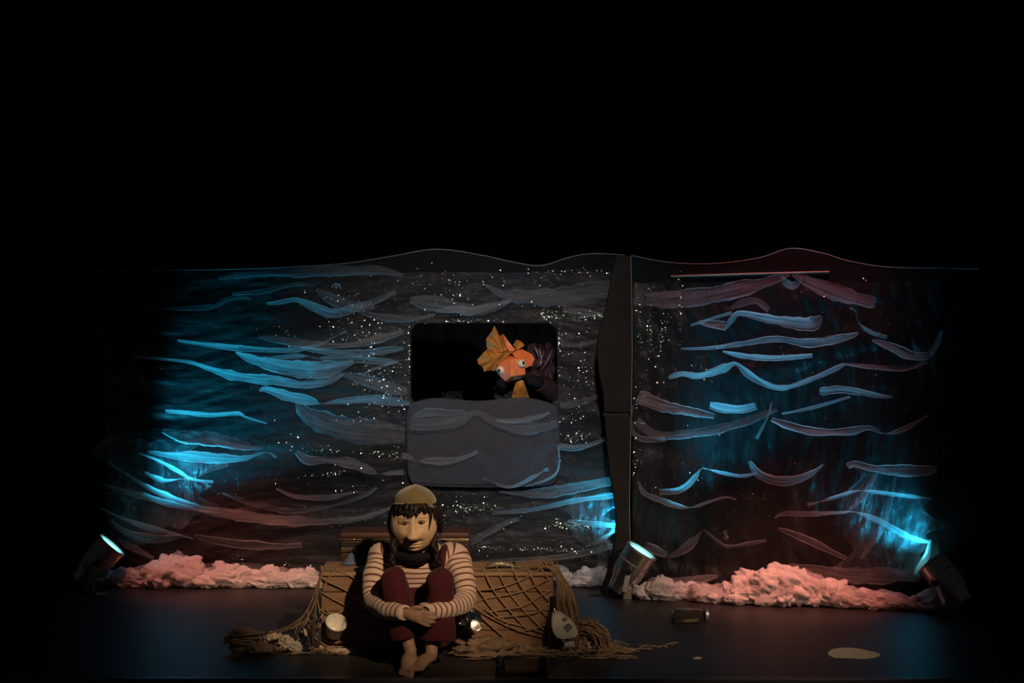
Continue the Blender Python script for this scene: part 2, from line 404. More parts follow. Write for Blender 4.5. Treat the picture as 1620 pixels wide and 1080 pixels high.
rnd = random.Random(5)
def sequins(pl, clusters, name, par, noz=None):
    vs = []; fs = []; tint = []
    for (cx, cy, rx, ry, n, tilt, green) in clusters:
        for k in range(int(n * 1.15)):
            a = rnd.gauss(0, .5) * rx; b = rnd.gauss(0, .5) * ry
            x = cx + a * math.cos(tilt) - b * math.sin(tilt); y = cy + a * math.sin(tilt) + b * math.cos(tilt)
            if noz and noz(x, y): continue
            c = pl.hit(x, y, rnd.uniform(.035, .06)); r = rnd.choice((.0012, .0015, .0018, .0024, .0036))
            nn = (pl.n + Vector((rnd.gauss(0, .22), 0, rnd.gauss(.12, .22)))).normalized()
            ax = nn.cross(Vector((0, 0, 1))).normalized(); ay = nn.cross(ax); k0 = len(vs)
            for q in range(6): vs.append(c + ax * r * math.cos(q * math.pi / 3) + ay * r * math.sin(q * math.pi / 3))
            fs.append(tuple(range(k0, k0 + 6)))
            t = rnd.random(); g = (.8, 1, .72) if t < green else (.95, 1, 1)
            tint += [(*g, 1)] * 6
    me = bpy.data.meshes.new(name); me.from_pydata([tuple(v) for v in vs], [], fs)
    ca = me.color_attributes.new('tint', 'FLOAT_COLOR', 'POINT')
    for i, c in enumerate(tint): ca.data[i].color = c
    return obj(name, me, 'sequin', par, kind='stuff')
inwin = lambda x, y: 650 < x < 882 and 511 < y < 764
LC = [(908, 828, 42, 9, 260, 0, .8), (745, 801, 40, 9, 200, 0, .8), (880, 868, 85, 4, 220, .03, .6), (770, 864, 22, 4, 50, 0, .5), (600, 716, 70, 6, 150, .06, .6), (500, 710, 40, 7, 60, 0, .5),
      (560, 770, 45, 6, 60, -.2, .4), (520, 748, 50, 3, 60, -.1, .3), (600, 605, 45, 40, 260, 0, .4), (560, 520, 55, 40, 220, 0, .4), (530, 470, 50, 25, 90, 0, .4), (600, 560, 40, 8, 60, .7, .3),
      (648, 570, 2, 55, 90, 0, .5), (884, 535, 4, 35, 100, 0, .7), (868, 498, 26, 9, 130, 0, .8), (745, 507, 60, 3, 110, 0, .6), (720, 470, 110, 20, 90, 0, .3), (905, 430, 70, 5, 90, 0, .4),
      (935, 500, 30, 6, 100, 0, .5), (918, 570, 28, 60, 150, 0, .5), (912, 655, 28, 40, 110, 0, .5), (912, 690, 34, 9, 90, 0, .6), (380, 880, 22, 7, 24, 0, .2), (458, 886, 7, 9, 16, 0, .2),
      (380, 765, 18, 10, 14, 0, .3), (430, 750, 30, 10, 20, 0, .4), (225, 595, 4, 34, 50, -.5, .4), (190, 600, 14, 10, 30, 0, .4), (160, 520, 12, 40, 26, 0, .3), (300, 470, 120, 45, 50, 0, .2), (280, 580, 110, 60, 60, 0, .2),
      (345, 510, 20, 6, 12, 0, .2), (440, 525, 40, 20, 40, 0, .3), (440, 690, 70, 30, 50, 0, .3), (260, 690, 80, 40, 36, 0, .2), (210, 790, 40, 40, 36, .6, .2), (300, 770, 60, 50, 40, 0, .3), (700, 560, 330, 130, 700, 0, .4), (700, 800, 300, 90, 500, 0, .5), (620, 640, 30, 25, 90, 0, .4), (560, 660, 30, 16, 50, 0, .3), (800, 442, 170, 12, 120, 0, .3)]
sequins(LP, LC, 'sequin_scatter', LS, inwin)
RC = [(1030, 530, 6, 45, 130, 0, .8), (1050, 530, 8, 40, 100, .2, .8), (1078, 490, 3, 60, 90, 0, .6), (1014, 500, 8, 60, 80, 0, .5), (1006, 740, 5, 60, 60, 0, .2), (1012, 640, 10, 90, 60, 0, .3), (1030, 455, 20, 5, 20, 0, .3), (1365, 438, 12, 2, 12, .9, .3), (1390, 490, 3, 22, 16, -.6, .3),
      (1190, 780, 26, 22, 40, 0, .5), (1120, 740, 60, 50, 60, 0, .2), (1250, 560, 190, 90, 150, 0, .2), (1400, 520, 90, 60, 40, 0, .2), (1496, 540, 6, 60, 14, 0, .2), (1490, 700, 8, 30, 14, 0, .2), (1240, 720, 170, 110, 130, 0, .2), (1110, 590, 60, 20, 70, 0, .3), (1170, 455, 110, 12, 70, 0, .2), (1370, 800, 60, 60, 30, 0, .2)]
sequins(RP, RC, 'sequin_scatter', RS)
# pillar of dark cloth between the two screens, in two lengths
PY = 1.74
PIL = thing('cloth_pillar', P(975, 940, PY), 'narrow dark cloth pillar with wavy side between the two screens', 'drape')
up = cr([(976, 404), (968, 440), (960, 480), (950, 520), (945, 548), (948, 590), (954, 620), (956, 652)], 5); ur = [(999, 652), (1001, 560), (1002, 480), (999, 404)]
lo = cr([(957, 658), (960, 700), (967, 760), (975, 815), (972, 860), (962, 905), (950, 940)], 5); lr = [(1000, 944), (997, 880), (996, 800), (1000, 658)]
for ol in (up + ur, lo + lr):
    mb = MB(); pts = [P(x, y, PY) for x, y in ol]
    for p in pts: p.z = max(p.z, 0.0)
    prism(mb, pts, Vector((0, .10, 0))); obj('cloth_panel', mb, 'pillar_cloth', PIL, bevel=.006)
mb = MB(); tube(mb, [P(998, 404, PY - .004), P(1000, 560, PY - .004), P(996, 800, PY - .004), P(1000, 940, PY - .004)], .0022, 5, 3); obj('piping', mb, 'pale_rim', PIL)
mb = MB(); a = P(999, 655, PY); mb.box(a + Vector((-.09, .05, 0)), (.15, .06, .03)); obj('hinge', mb, 'black_metal', PIL)

# mesh flap under the window
FL = thing('window_flap', LP.hit(765, 765, .07), 'grey-blue mesh flap hanging below the window with rounded corners', 'cloth')
mb = MB(); vs = []; nu, nv = 46, 30; fs = []
for j in range(nv + 1):
    for i in range(nu + 1):
        s = i / nu * 2 - 1; t = j / nv * 2 - 1
        cx = 764 + 119 * s * (1 - .055 * max(0, abs(t) ** 6)) ; cy = 698 + 68 * t * (1 - .10 * abs(s) ** 5) - (2.5 * math.sin(i * .22) if t < -.8 else 0) * (-t)
        o = .075 + .03 * (1 - s * s) * (1 - t * t) + .012 * noise.noise(Vector((s * 4, t * 3, 2)))
        vs.append(LP.hit(cx, cy, o))
for j in range(nv):
    for i in range(nu): a = j * (nu + 1) + i; fs.append((a, a + 1, a + nu + 2, a + nu + 1))
mb.add(vs, fs); fo = obj('mesh_cloth', mb, 'flap_mesh', FL, smooth=True); md = fo.modifiers.new('t', 'SOLIDIFY'); md.thickness = .006
mb = MB(); tube(mb, [LP.hit(x, y, .085) for x, y in ((648, 645), (646, 700), (650, 750), (668, 764), (765, 767), (860, 764), (880, 748), (883, 700), (881, 640))], .004, 6, 4); obj('hem', mb, 'flap_mesh', FL)

# ================================================================== TULLE STRIPS
def strip_mesh(pl, pts, off, seed, lean=-.3):
    q = cr(pts, 8)
    # resample roughly every 5 px
    path = [q[0]]
    for a in q[1:]:
        if math.hypot(a[0] - path[-1][0], a[1] - path[-1][1]) > 4: path.append(a)
    if path[-1] != q[-1]: path.append(q[-1])
    n = len(path); mb = MB(); vs = []; uvs = []; L_ = 0
    flips = [p[:2] for a_, p, c_ in zip(pts, pts[1:], pts[2:]) if p[2] <= 5 and p[2] <= a_[2] and p[2] <= c_[2] and len(pts) > 4]
    hb_ = .86 + .05 * math.sin(seed * 5); us = [(-hb_, .005), (-1, .003), (-.6, 0), (-.2, 0), (.2, 0), (.6, 0), (1, .003)] + ([(.88, .005)] if int(seed * 7) % 2 == 0 else []); m_ = len(us)
    for i, (x, y, ww) in enumerate(path):
        x2, y2, _ = path[min(i + 1, n - 1)]; x1, y1, _ = path[max(i - 1, 0)]
        tx, ty = x2 - x1, y2 - y1; l = math.hypot(tx, ty) or 1; tx /= l; ty /= l
        nx, ny = ty, -tx
        if ny > 0 or (abs(ny) < 1e-6 and nx < 0): nx, ny = -nx, -ny
        t = i / max(1, n - 1); s = pl.px(x, y)
        if i: L_ += math.hypot(x - path[i - 1][0], y - path[i - 1][1]) * s
        ww = max(ww, 1.5) * (1 + .35 * noise.noise(Vector((L_ * 9, seed, 0))) + .25 * noise.noise(Vector((L_ * 23, seed, 4)))); wm = ww * s
        kf = 1.0; sf = 0.0
        for fx_, fy_ in flips:
            dd = (x - fx_) * (1 if pts[-1][0] >= pts[0][0] else -1); qf = max(-1, min(1, dd / 22)); aa = math.pi / 2 * (1 + qf * (1.5 - .5 * qf * qf))
            kf *= math.cos(aa) if abs(math.cos(aa)) > .3 else math.copysign(.3, math.cos(aa)); sf += math.sin(aa) * .5
        belly = .012 * math.sin(math.pi * t)
        rollv = .55 * noise.noise(Vector((L_ * 4, seed * 1.7, 3)))
        for u, hem in us:
            wob = .10 * noise.noise(Vector((L_ * 7, u, seed)))
            o = off + belly + wm * (lean * u * kf + .35 * rollv * u + .5 * sf * u) + wm * .14 * noise.noise(Vector((L_ * 11, u * 2.3, seed * 2.3))) + hem
            vs.append(pl.hit(x + nx * (u * kf + wob) * ww / 2, y + ny * (u * kf + wob) * ww / 2, max(o, .02))); uvs.append((L_ * 2 + seed, u * wm * 25 + seed))
    fs = [(i * m_ + k, i * m_ + k + 1, (i + 1) * m_ + k + 1, (i + 1) * m_ + k) for i in range(n - 1) for k in range(m_ - 1)]
    return mb.add(vs, fs, uvs)
S, Fa, B = 'tulle_strip', 'tulle_faint', 'tulle_bright'
LEFT = [
 (S, 'pale strip sagging in a wide V high on the left screen', [(425, 480, 3), (445, 478, 6), (472, 474, 9), (500, 486, 14), (528, 495, 17), (560, 488, 12), (600, 474, 8), (627, 462, 7)]),
 (Fa, 'bluish wisp crossing behind the wide pale V at the top', [(503, 457, 4), (530, 474, 18), (560, 484, 18), (595, 485, 8)]),
 (B, 'tiny curled blue scrap above the wide pale V', [(527, 455, 3), (532, 450, 5), (539, 451, 5), (542, 458, 3)]),
 (Fa, 'dim purplish swag along the top edge, left of the window', [(350, 440, 6), (420, 432, 12), (520, 429, 18), (600, 428, 14), (640, 436, 6)]),
 (Fa, 'faint grey wave high near the dark left side', [(255, 488, 3), (335, 486, 8), (365, 473, 8), (390, 470, 5), (400, 474, 2)]),
 (Fa, 'faint bluish line above the pale V, towards the left', [(370, 465, 3), (420, 461, 7), (470, 450, 5), (500, 452, 3)]),
 (B, 'long pale blue strip swinging up to a tip left of the window', [(285, 538, 4), (345, 546, 9), (400, 551, 9), (450, 553, 8), (485, 550, 8), (510, 543, 5), (535, 530, 4), (551, 523, 5)]),
 (S, 'blue strip that runs down and back up, crossing the long pale blue one', [(412, 531, 4), (450, 538, 10), (490, 544, 14), (520, 546, 10), (560, 544, 9), (600, 535, 12), (640, 524, 5)]),
 (S, 'grey band just under the crossing blue strips', [(480, 549, 6), (530, 557, 9), (580, 557, 11), (620, 552, 9), (640, 550, 5)]),
 (B, 'broad teal leaf-shaped strip left of the window', [(377, 556, 4), (400, 566, 14), (440, 577, 24), (480, 583, 28), (520, 583, 26), (548, 576, 14), (562, 570, 5)]),
 (S, 'brownish strip with a small hump above the broad teal leaf', [(430, 567, 5), (470, 562, 8), (492, 563, 4), (505, 566, 4), (515, 566, 7), (560, 567, 11), (610, 571, 9), (632, 572, 4)]),
 (B, 'bunched cyan strip below the broad teal leaf', [(215, 563, 3), (300, 571, 6), (330, 580, 9), (370, 592, 13), (410, 598, 17), (440, 600, 15), (480, 607, 12), (520, 602, 11), (545, 590, 5)]),
 (B, 'pale strip folded once, reaching the lower left corner of the window', [(414, 617, 3), (425, 614, 11), (460, 625, 16), (500, 633, 15), (511, 637, 5), (540, 633, 9), (580, 630, 13), (620, 633, 16), (650, 637, 4)]),
 (Fa, 'large purplish swag under the pale strip at the window corner', [(472, 634, 4), (487, 652, 24), (520, 667, 34), (560, 677, 38), (600, 681, 34), (642, 686, 22)]),
 (Fa, 'brownish swag beside the left edge of the window', [(545, 590, 6), (580, 600, 18), (620, 612, 18), (645, 618, 10)]),
 (S, 'thin strip crossing diagonally next to the left window edge', [(575, 592, 3), (600, 580, 4), (632, 571, 3)]),
 (B, 'thin wavy cyan strip alone at mid height on the left', [(266, 648, 6), (300, 651, 7), (340, 654, 8), (380, 652, 7), (392, 658, 5), (425, 668, 3)]),
 (S, 'blue strip turning purple, upper of two leaf shapes at lower left', [(262, 679, 6), (295, 688, 19), (330, 691, 21), (370, 698, 17), (400, 705, 9), (420, 706, 4)]),
 (S, 'blue strip with a square cut end, lower of two leaf shapes', [(240, 712, 4), (280, 718, 11), (310, 719, 20), (350, 722, 17), (390, 722, 9), (425, 713, 4), (440, 721, 4)]),
 (B, 'thin crumpled cyan streak running down to the right at lower left', [(225, 714, 3), (260, 727, 6), (290, 743, 7), (310, 755, 5), (342, 759, 4)]),
 (B, 'small bunched cyan scrap with a thin tail', [(233, 745, 5), (255, 755, 11), (270, 757, 5), (290, 755, 3), (310, 755, 3)]),
 (B, 'bright cyan diagonal strip above the left floor lamp', [(175, 728, 3), (210, 750, 7), (240, 768, 11), (280, 786, 12), (320, 800, 9), (350, 806, 5)]),
 (S, 'broad teal strip just below the bright cyan diagonal', [(167, 763, 4), (200, 773, 9), (240, 783, 11), (280, 795, 12), (320, 803, 5)]),
 (B, 'second bright cyan diagonal strip, nearest above the left floor lamp', [(165, 800, 3), (200, 816, 7), (240, 830, 11), (280, 840, 6), (310, 848, 3)]),
 (S, 'dim blue leaf right of the left floor lamp, under the cyan diagonals', [(182, 818, 3), (200, 835, 11), (230, 845, 15), (260, 848, 13), (292, 843, 4)]),
 (S, 'small blue leaf closest to the left floor lamp', [(190, 848, 3), (205, 858, 9), (225, 868, 11), (247, 879, 4)]),
 (S, 'long mauve strip sagging like a smile, left of the capped person', [(355, 777, 4), (400, 792, 9), (450, 804, 11), (490, 803, 9), (540, 793, 7), (580, 780, 6), (597, 768, 4)]),
 (S, 'long grey strip running under the mauve smile to the person\'s cap', [(320, 802, 8), (380, 811, 16), (440, 819, 15), (500, 821, 11), (560, 818, 9), (600, 808, 7), (628, 795, 4)]),
 (S, 'flat pinkish strip low above the pink floor tulle', [(312, 843, 3), (330, 848, 11), (370, 855, 15), (410, 858, 15), (450, 860, 10), (481, 858, 8)]),
 (S, 'pinkish strip with two kinks left of the mesh flap', [(472, 712, 5), (490, 725, 13), (520, 725, 10), (560, 730, 13), (590, 742, 11), (603, 746, 4), (640, 744, 8)]),
 (Fa, 'faint grey strip right above the left floor tulle', [(300, 894, 8), (350, 893, 10), (400, 893, 11), (440, 898, 11), (455, 905, 3)]),
 (S, 'pale strip sloping down to the lower edge left of the person', [(440, 770, 3), (470, 782, 7), (520, 784, 8), (560, 776, 4)]),
 (Fa, 'purplish swag above the window, left half', [(650, 474, 10), (690, 480, 26), (730, 487, 22), (770, 490, 14), (808, 476, 4)]),
 (S, 'pinkish folded strip above the middle of the window', [(690, 492, 3), (725, 488, 12), (745, 492, 14), (775, 484, 10), (808, 475, 5)]),
 (Fa, 'wide purplish swag above the window, reaching the dark pillar', [(768, 450, 4), (800, 466, 14), (860, 470, 28), (910, 466, 34), (966, 456, 28)]),
 (S, 'short beige strip beside the dark pillar near the top', [(890, 490, 8), (920, 493, 11), (953, 498, 6)]),
 (Fa, 'faint strip right of the upper window corner', [(888, 545, 8), (920, 544, 8), (950, 536, 4)]),
 (Fa, 'teal wisp along the top left corner of the window', [(570, 492, 6), (610, 502, 11), (650, 504, 9), (690, 497, 4)]),
 (Fa, 'dim strip right of the window at sill height', [(886, 640, 11), (925, 632, 9), (950, 622, 5)]),
 (S, 'grey strip from the mesh flap out to the dark pillar', [(884, 703, 9), (910, 706, 8), (940, 698, 6), (962, 688, 4)]),
 (S, 'wide pale blue strip below the mesh flap, reaching the pillar', [(790, 775, 4), (830, 778, 11), (870, 775, 18), (920, 767, 17), (974, 757, 15)]),
 (B, 'cyan strip under the wide pale blue one by the pillar', [(780, 808, 6), (830, 804, 9), (870, 797, 9), (900, 790, 8), (940, 784, 10), (974, 780, 8)]),
 (S, 'grey strip rising to the right from the suitcase', [(744, 855, 11), (770, 839, 12), (800, 824, 9), (820, 817, 5)]),
 (B, 'brightest cyan strip, level with the green glitter by the pillar', [(898, 820, 4), (930, 824, 9), (974, 828, 8)]),
 (S, 'bluish strip low above the crate, rising to the pillar', [(760, 884, 5), (830, 881, 8), (880, 877, 9), (930, 869, 11), (972, 858, 7)]),
 (B, 'short cyan scrap slanting at the right end of the left screen', [(925, 862, 4), (950, 850, 8), (972, 836, 6)]),
]
FLAP = [
 (S, 'pinkish triangular strip at the top left of the mesh flap', [(654, 657, 3), (680, 650, 13), (715, 650, 9), (737, 648, 3)]),
 (S, 'pinkish strip at the top right of the mesh flap', [(785, 662, 5), (820, 663, 8), (850, 657, 7), (868, 650, 4)]),
 (Fa, 'dark purplish swag looped across the top of the mesh flap', [(650, 668, 18), (690, 668, 20), (730, 661, 16), (755, 650, 8), (780, 663, 13), (820, 675, 15), (860, 672, 13), (882, 666, 8)]),
 (S, 'knotted pink strip with a pale raised tip on the mesh flap', [(640, 716, 9), (652, 721, 9), (662, 725, 4), (680, 725, 10), (710, 725, 11), (735, 720, 6), (756, 711, 5)]),
 (B, 'pale strip with a square end at the bottom of the mesh flap', [(766, 752, 5), (780, 757, 4), (795, 764, 5), (815, 764, 6), (838, 753, 7), (856, 743, 5), (860, 740, 9), (867, 739, 9)]),
 (B, 'thin blue-lit strip around the lower right corner of the mesh flap', [(881, 700, 2), (884, 725, 3), (879, 745, 4), (860, 757, 5), (830, 765, 3)]),
]
RIGHT = [
 (Fa, 'rosy swag fanning left from the gathered knot at the top right', [(1250, 434, 4), (1205, 449, 20), (1145, 463, 28), (1085, 472, 28), (1025, 474, 18)]),
 (Fa, 'rosy swag fanning right from the gathered knot at the top', [(1254, 434, 4), (1290, 450, 20), (1330, 465, 26), (1385, 479, 14)]),
 (S, 'short rosy gather hanging straight below the lath', [(1238, 436, 4), (1244, 446, 14), (1254, 452, 16), (1264, 446, 10), (1268, 437, 4)]),
 (Fa, 'small brown scrap at the top left of the right screen', [(1022, 466, 3), (1050, 466, 10), (1080, 464, 9)]),
 (B, 'crumpled lilac strip with a folded peak, largest on the right screen', [(1148, 522, 3), (1160, 505, 10), (1172, 495, 8), (1210, 502, 13), (1250, 509, 20), (1282, 512, 22), (1296, 504, 12), (1300, 499, 3)]),
 (S, 'brown leaf-shaped strip left of the crumpled lilac one', [(1108, 509, 4), (1130, 512, 13), (1149, 515, 11)]),
 (S, 'thin lilac strip sloping up to the lilac peak', [(1095, 514, 3), (1130, 503, 5), (1160, 494, 5)]),
 (Fa, 'lilac haze arched over the lilac peak', [(1158, 487, 5), (1178, 478, 10), (1200, 476, 9), (1218, 490, 9)]),
 (S, 'lilac strip turning brown at its right end, below the lilac one', [(1080, 551, 3), (1130, 549, 5), (1180, 542, 8), (1230, 535, 9), (1270, 541, 13), (1300, 540, 15), (1340, 532, 11), (1358, 526, 3)]),
 (B, 'flat pale strip between the lilac strips and the cyan wave', [(1146, 555, 3), (1180, 562, 9), (1230, 565, 9), (1286, 561, 6)]),
 (B, 'cyan wave turning rosy to the right, middle of the right screen', [(1060, 597, 4), (1080, 590, 9), (1110, 593, 10), (1150, 580, 11), (1166, 574, 8), (1185, 590, 13), (1210, 605, 9), (1240, 612, 8), (1280, 600, 9), (1320, 583, 7), (1336, 575, 4)]),
 (S, 'dim rosy strip continuing right of the cyan wave', [(1335, 574, 3), (1380, 579, 8), (1430, 581, 9), (1466, 571, 5)]),
 (S, 'thin hooked strip rising at the upper right', [(1345, 487, 3), (1354, 493, 3), (1360, 512, 4), (1380, 526, 7), (1403, 533, 5)]),
 (S, 'dim rosy strip curving up to a point at the far right', [(1380, 537, 3), (1410, 548, 15), (1440, 561, 15), (1465, 561, 12), (1480, 545, 8), (1488, 522, 4)]),
 (S, 'rosy strip with a folded square end at the right', [(1297, 617, 9), (1304, 617, 13), (1330, 614, 12), (1360, 618, 11), (1395, 625, 6), (1412, 626, 3)]),
 (S, 'grey strip with a pale right end at the left edge of the right screen', [(1012, 625, 16), (1050, 640, 18), (1090, 648, 15), (1120, 654, 9), (1132, 657, 6)]),
 (B, 'short straight pale strip with square ends', [(1125, 639, 13), (1150, 644, 15), (1175, 645, 13), (1197, 640, 13)]),
 (Fa, 'dim bluish band running under the short pale strip', [(1010, 664, 14), (1040, 685, 13), (1080, 685, 13), (1130, 678, 13), (1180, 665, 13), (1230, 646, 5)]),
 (S, 'grey loop hanging at the left edge of the right screen', [(1004, 640, 3), (1002, 660, 4), (1006, 682, 6), (1022, 692, 10), (1055, 692, 8)]),
 (S, 'lilac and cyan strip sagging across the middle right', [(1222, 661, 6), (1250, 671, 13), (1290, 680, 11), (1340, 680, 11), (1375, 674, 7), (1398, 683, 3), (1430, 676, 6), (1467, 655, 3)]),
 (S, 'thin broken cyan streak rising to the right', [(1238, 653, 3), (1290, 642, 5), (1345, 626, 3)]),
 (S, 'thin blue strand hanging steeply at the middle of the right screen', [(1222, 634, 3), (1215, 658, 5), (1198, 692, 6)]),
 (B, 'cyan strip folded up to a sharp peak at the lower left', [(1046, 775, 13), (1075, 773, 11), (1092, 763, 10), (1104, 749, 9), (1112, 738, 4), (1122, 739, 4), (1150, 746, 7), (1175, 750, 6), (1199, 746, 4)]),
 (B, 'teal strip below the folded peak with a long rosy tail', [(1013, 758, 3), (1022, 776, 9), (1045, 786, 13), (1070, 795, 10), (1095, 799, 5), (1125, 790, 5), (1150, 783, 4), (1167, 787, 3)]),
 (S, 'rosy strip sagging like a smile at the middle', [(1188, 727, 4), (1203, 747, 12), (1235, 757, 15), (1265, 754, 13), (1290, 742, 6), (1303, 732, 3)]),
 (S, 'broad pale strip with a bent left end at the right', [(1341, 736, 9), (1352, 731, 9), (1380, 738, 11), (1420, 741, 17), (1460, 742, 15), (1481, 740, 7)]),
 (B, 'strip bent like a roof, rosy left half and cyan right half', [(1278, 795, 8), (1300, 790, 5), (1340, 778, 7), (1362, 773, 4), (1400, 777, 8), (1440, 782, 7), (1474, 786, 3)]),
 (B, 'long bent strip, rosy on the left, dropping bright cyan to the right', [(1226, 816, 3), (1240, 809, 7), (1280, 809, 9), (1330, 807, 6), (1352, 806, 4), (1390, 820, 9), (1430, 842, 12), (1455, 851, 8), (1471, 854, 4)]),
 (S, 'rosy strip slanting down to the right, low in the middle', [(1232, 832, 3), (1255, 840, 11), (1290, 855, 13), (1320, 870, 7), (1339, 879, 6)]),
 (B, 'short bright cyan leaf right above the middle floor lamp', [(1026, 857, 8), (1042, 866, 16), (1058, 874, 8)]),
 (S, 'grey strip rising to a peak with a rosy tail, low on the left', [(1060, 878, 6), (1085, 865, 15), (1108, 842, 7), (1116, 835, 3), (1140, 855, 7), (1155, 861, 6), (1190, 856, 7), (1213, 852, 4)]),
 (S, 'grey-violet strip lying just above the pale floor tulle', [(1050, 912, 6), (1080, 915, 13), (1110, 912, 13), (1138, 907, 4)]),
 (Fa, 'dark violet swag low along the bottom of the right screen', [(1215, 922, 6), (1230, 902, 18), (1280, 896, 18), (1340, 905, 22), (1400, 906, 22), (1455, 905, 18)]),
 (B, 'bright cyan bunch hanging above the right floor lamp', [(1471, 850, 4), (1466, 872, 9), (1456, 892, 16), (1450, 905, 12)]),
 (S, 'small rosy knot low on the right screen', [(1148, 836, 6), (1152, 842, 8), (1150, 850, 4)]),
 (Fa, 'steep teal strand between the pale strip and the roof-shaped one', [(1388, 740, 6), (1368, 778, 10), (1343, 802, 6)]),
 (Fa, 'long steep teal strand curving down at the right', [(1417, 745, 4), (1406, 795, 9), (1392, 835, 9), (1362, 880, 5)]),
]
for data, pl, off0, grp in ((LEFT, LP, .075, 'tulle strips on the left screen'), (FLAP, LP, .115, 'tulle strips on the mesh flap'), (RIGHT, RP, .075, 'tulle strips on the right screen')):
    for i, (mt, lab, pts) in enumerate(data):
        lab = lab.replace(' of the right screen', '').replace(' on the right screen', '').replace(' on the left screen', '').replace(', towards the left', '')
        where = '' if ('screen' in lab or 'window' in lab or 'flap' in lab or 'lamp' in lab) else (' on the left screen' if pl is LP else ' on the right screen')
        so = obj('tulle_strip', strip_mesh(pl, pts, off0 + .006 * (i % 5), i * 1.37 + off0 * 50, .5 if mt == B else -.3 if mt == Fa else (.4, -.25)[i % 2]), mt, None, 'tulle ' + lab + (where if len((lab + where).split()) < 16 else ''), 'tulle strip', grp, smooth=True)
        if mt != Fa:
            so.data.materials.append(MATS['tulle_hem']); ncol = 7 if int((i * 1.37 + off0 * 50) * 7) % 2 == 0 else 6
            for p in so.data.polygons:
                if p.index % ncol == 0 or (ncol == 7 and p.index % 7 == 6): p.material_index = 1
# crinkled clear plastic at the right end and by the pillar
def plastic(pl, quad, lab, seed, nu=40, nv=60):
    mb = MB(); vs = []
    for j in range(nv + 1):
        for i in range(nu + 1):
            s, t = i / nu, j / nv
            x = (quad[0][0] * (1 - s) + quad[1][0] * s) * (1 - t) + (quad[3][0] * (1 - s) + quad[2][0] * s) * t
            y = (quad[0][1] * (1 - s) + quad[1][1] * s) * (1 - t) + (quad[3][1] * (1 - s) + quad[2][1] * s) * t
            o = .062 + .025 * noise.noise(Vector((s * 9 + t * 2, t * 2, seed))) + .012 * noise.noise(Vector((s * 24 + t * 5, t * 7, seed + 2)))
            ed = abs(s - .5) * 2; vs.append(pl.hit(x + (6 + 34 * ed ** 4) * noise.noise(Vector((t * 4.5, s * 3, seed))) * (quad[1][0] - quad[0][0]) / 110, y + 22 * (abs(t - .5) * 2) ** 4 * noise.noise(Vector((s * 5, t * 3, seed + 5))), max(.03, o)))
    mb.add(vs, [(j * (nu + 1) + i, j * (nu + 1) + i + 1, (j + 1) * (nu + 1) + i + 1, (j + 1) * (nu + 1) + i) for j in range(nv) for i in range(nu)])
    obj('plastic_sheet', mb, 'clear_plastic', None, lab, 'plastic sheet', smooth=True)
plastic(RP, [(1345, 735), (1470, 790), (1474, 900), (1330, 905)], 'crinkled clear plastic sheet lit cyan above the right floor lamp', 3)
plastic(LP, [(888, 786), (972, 784), (972, 868), (915, 862)], 'crinkled clear plastic sheet lit cyan beside the dark pillar', 5, 30, 36)
plastic(LP, [(172, 690), (330, 700), (340, 800), (190, 880)], 'crinkled clear plastic sheet lit blue above the left floor lamp', 11)

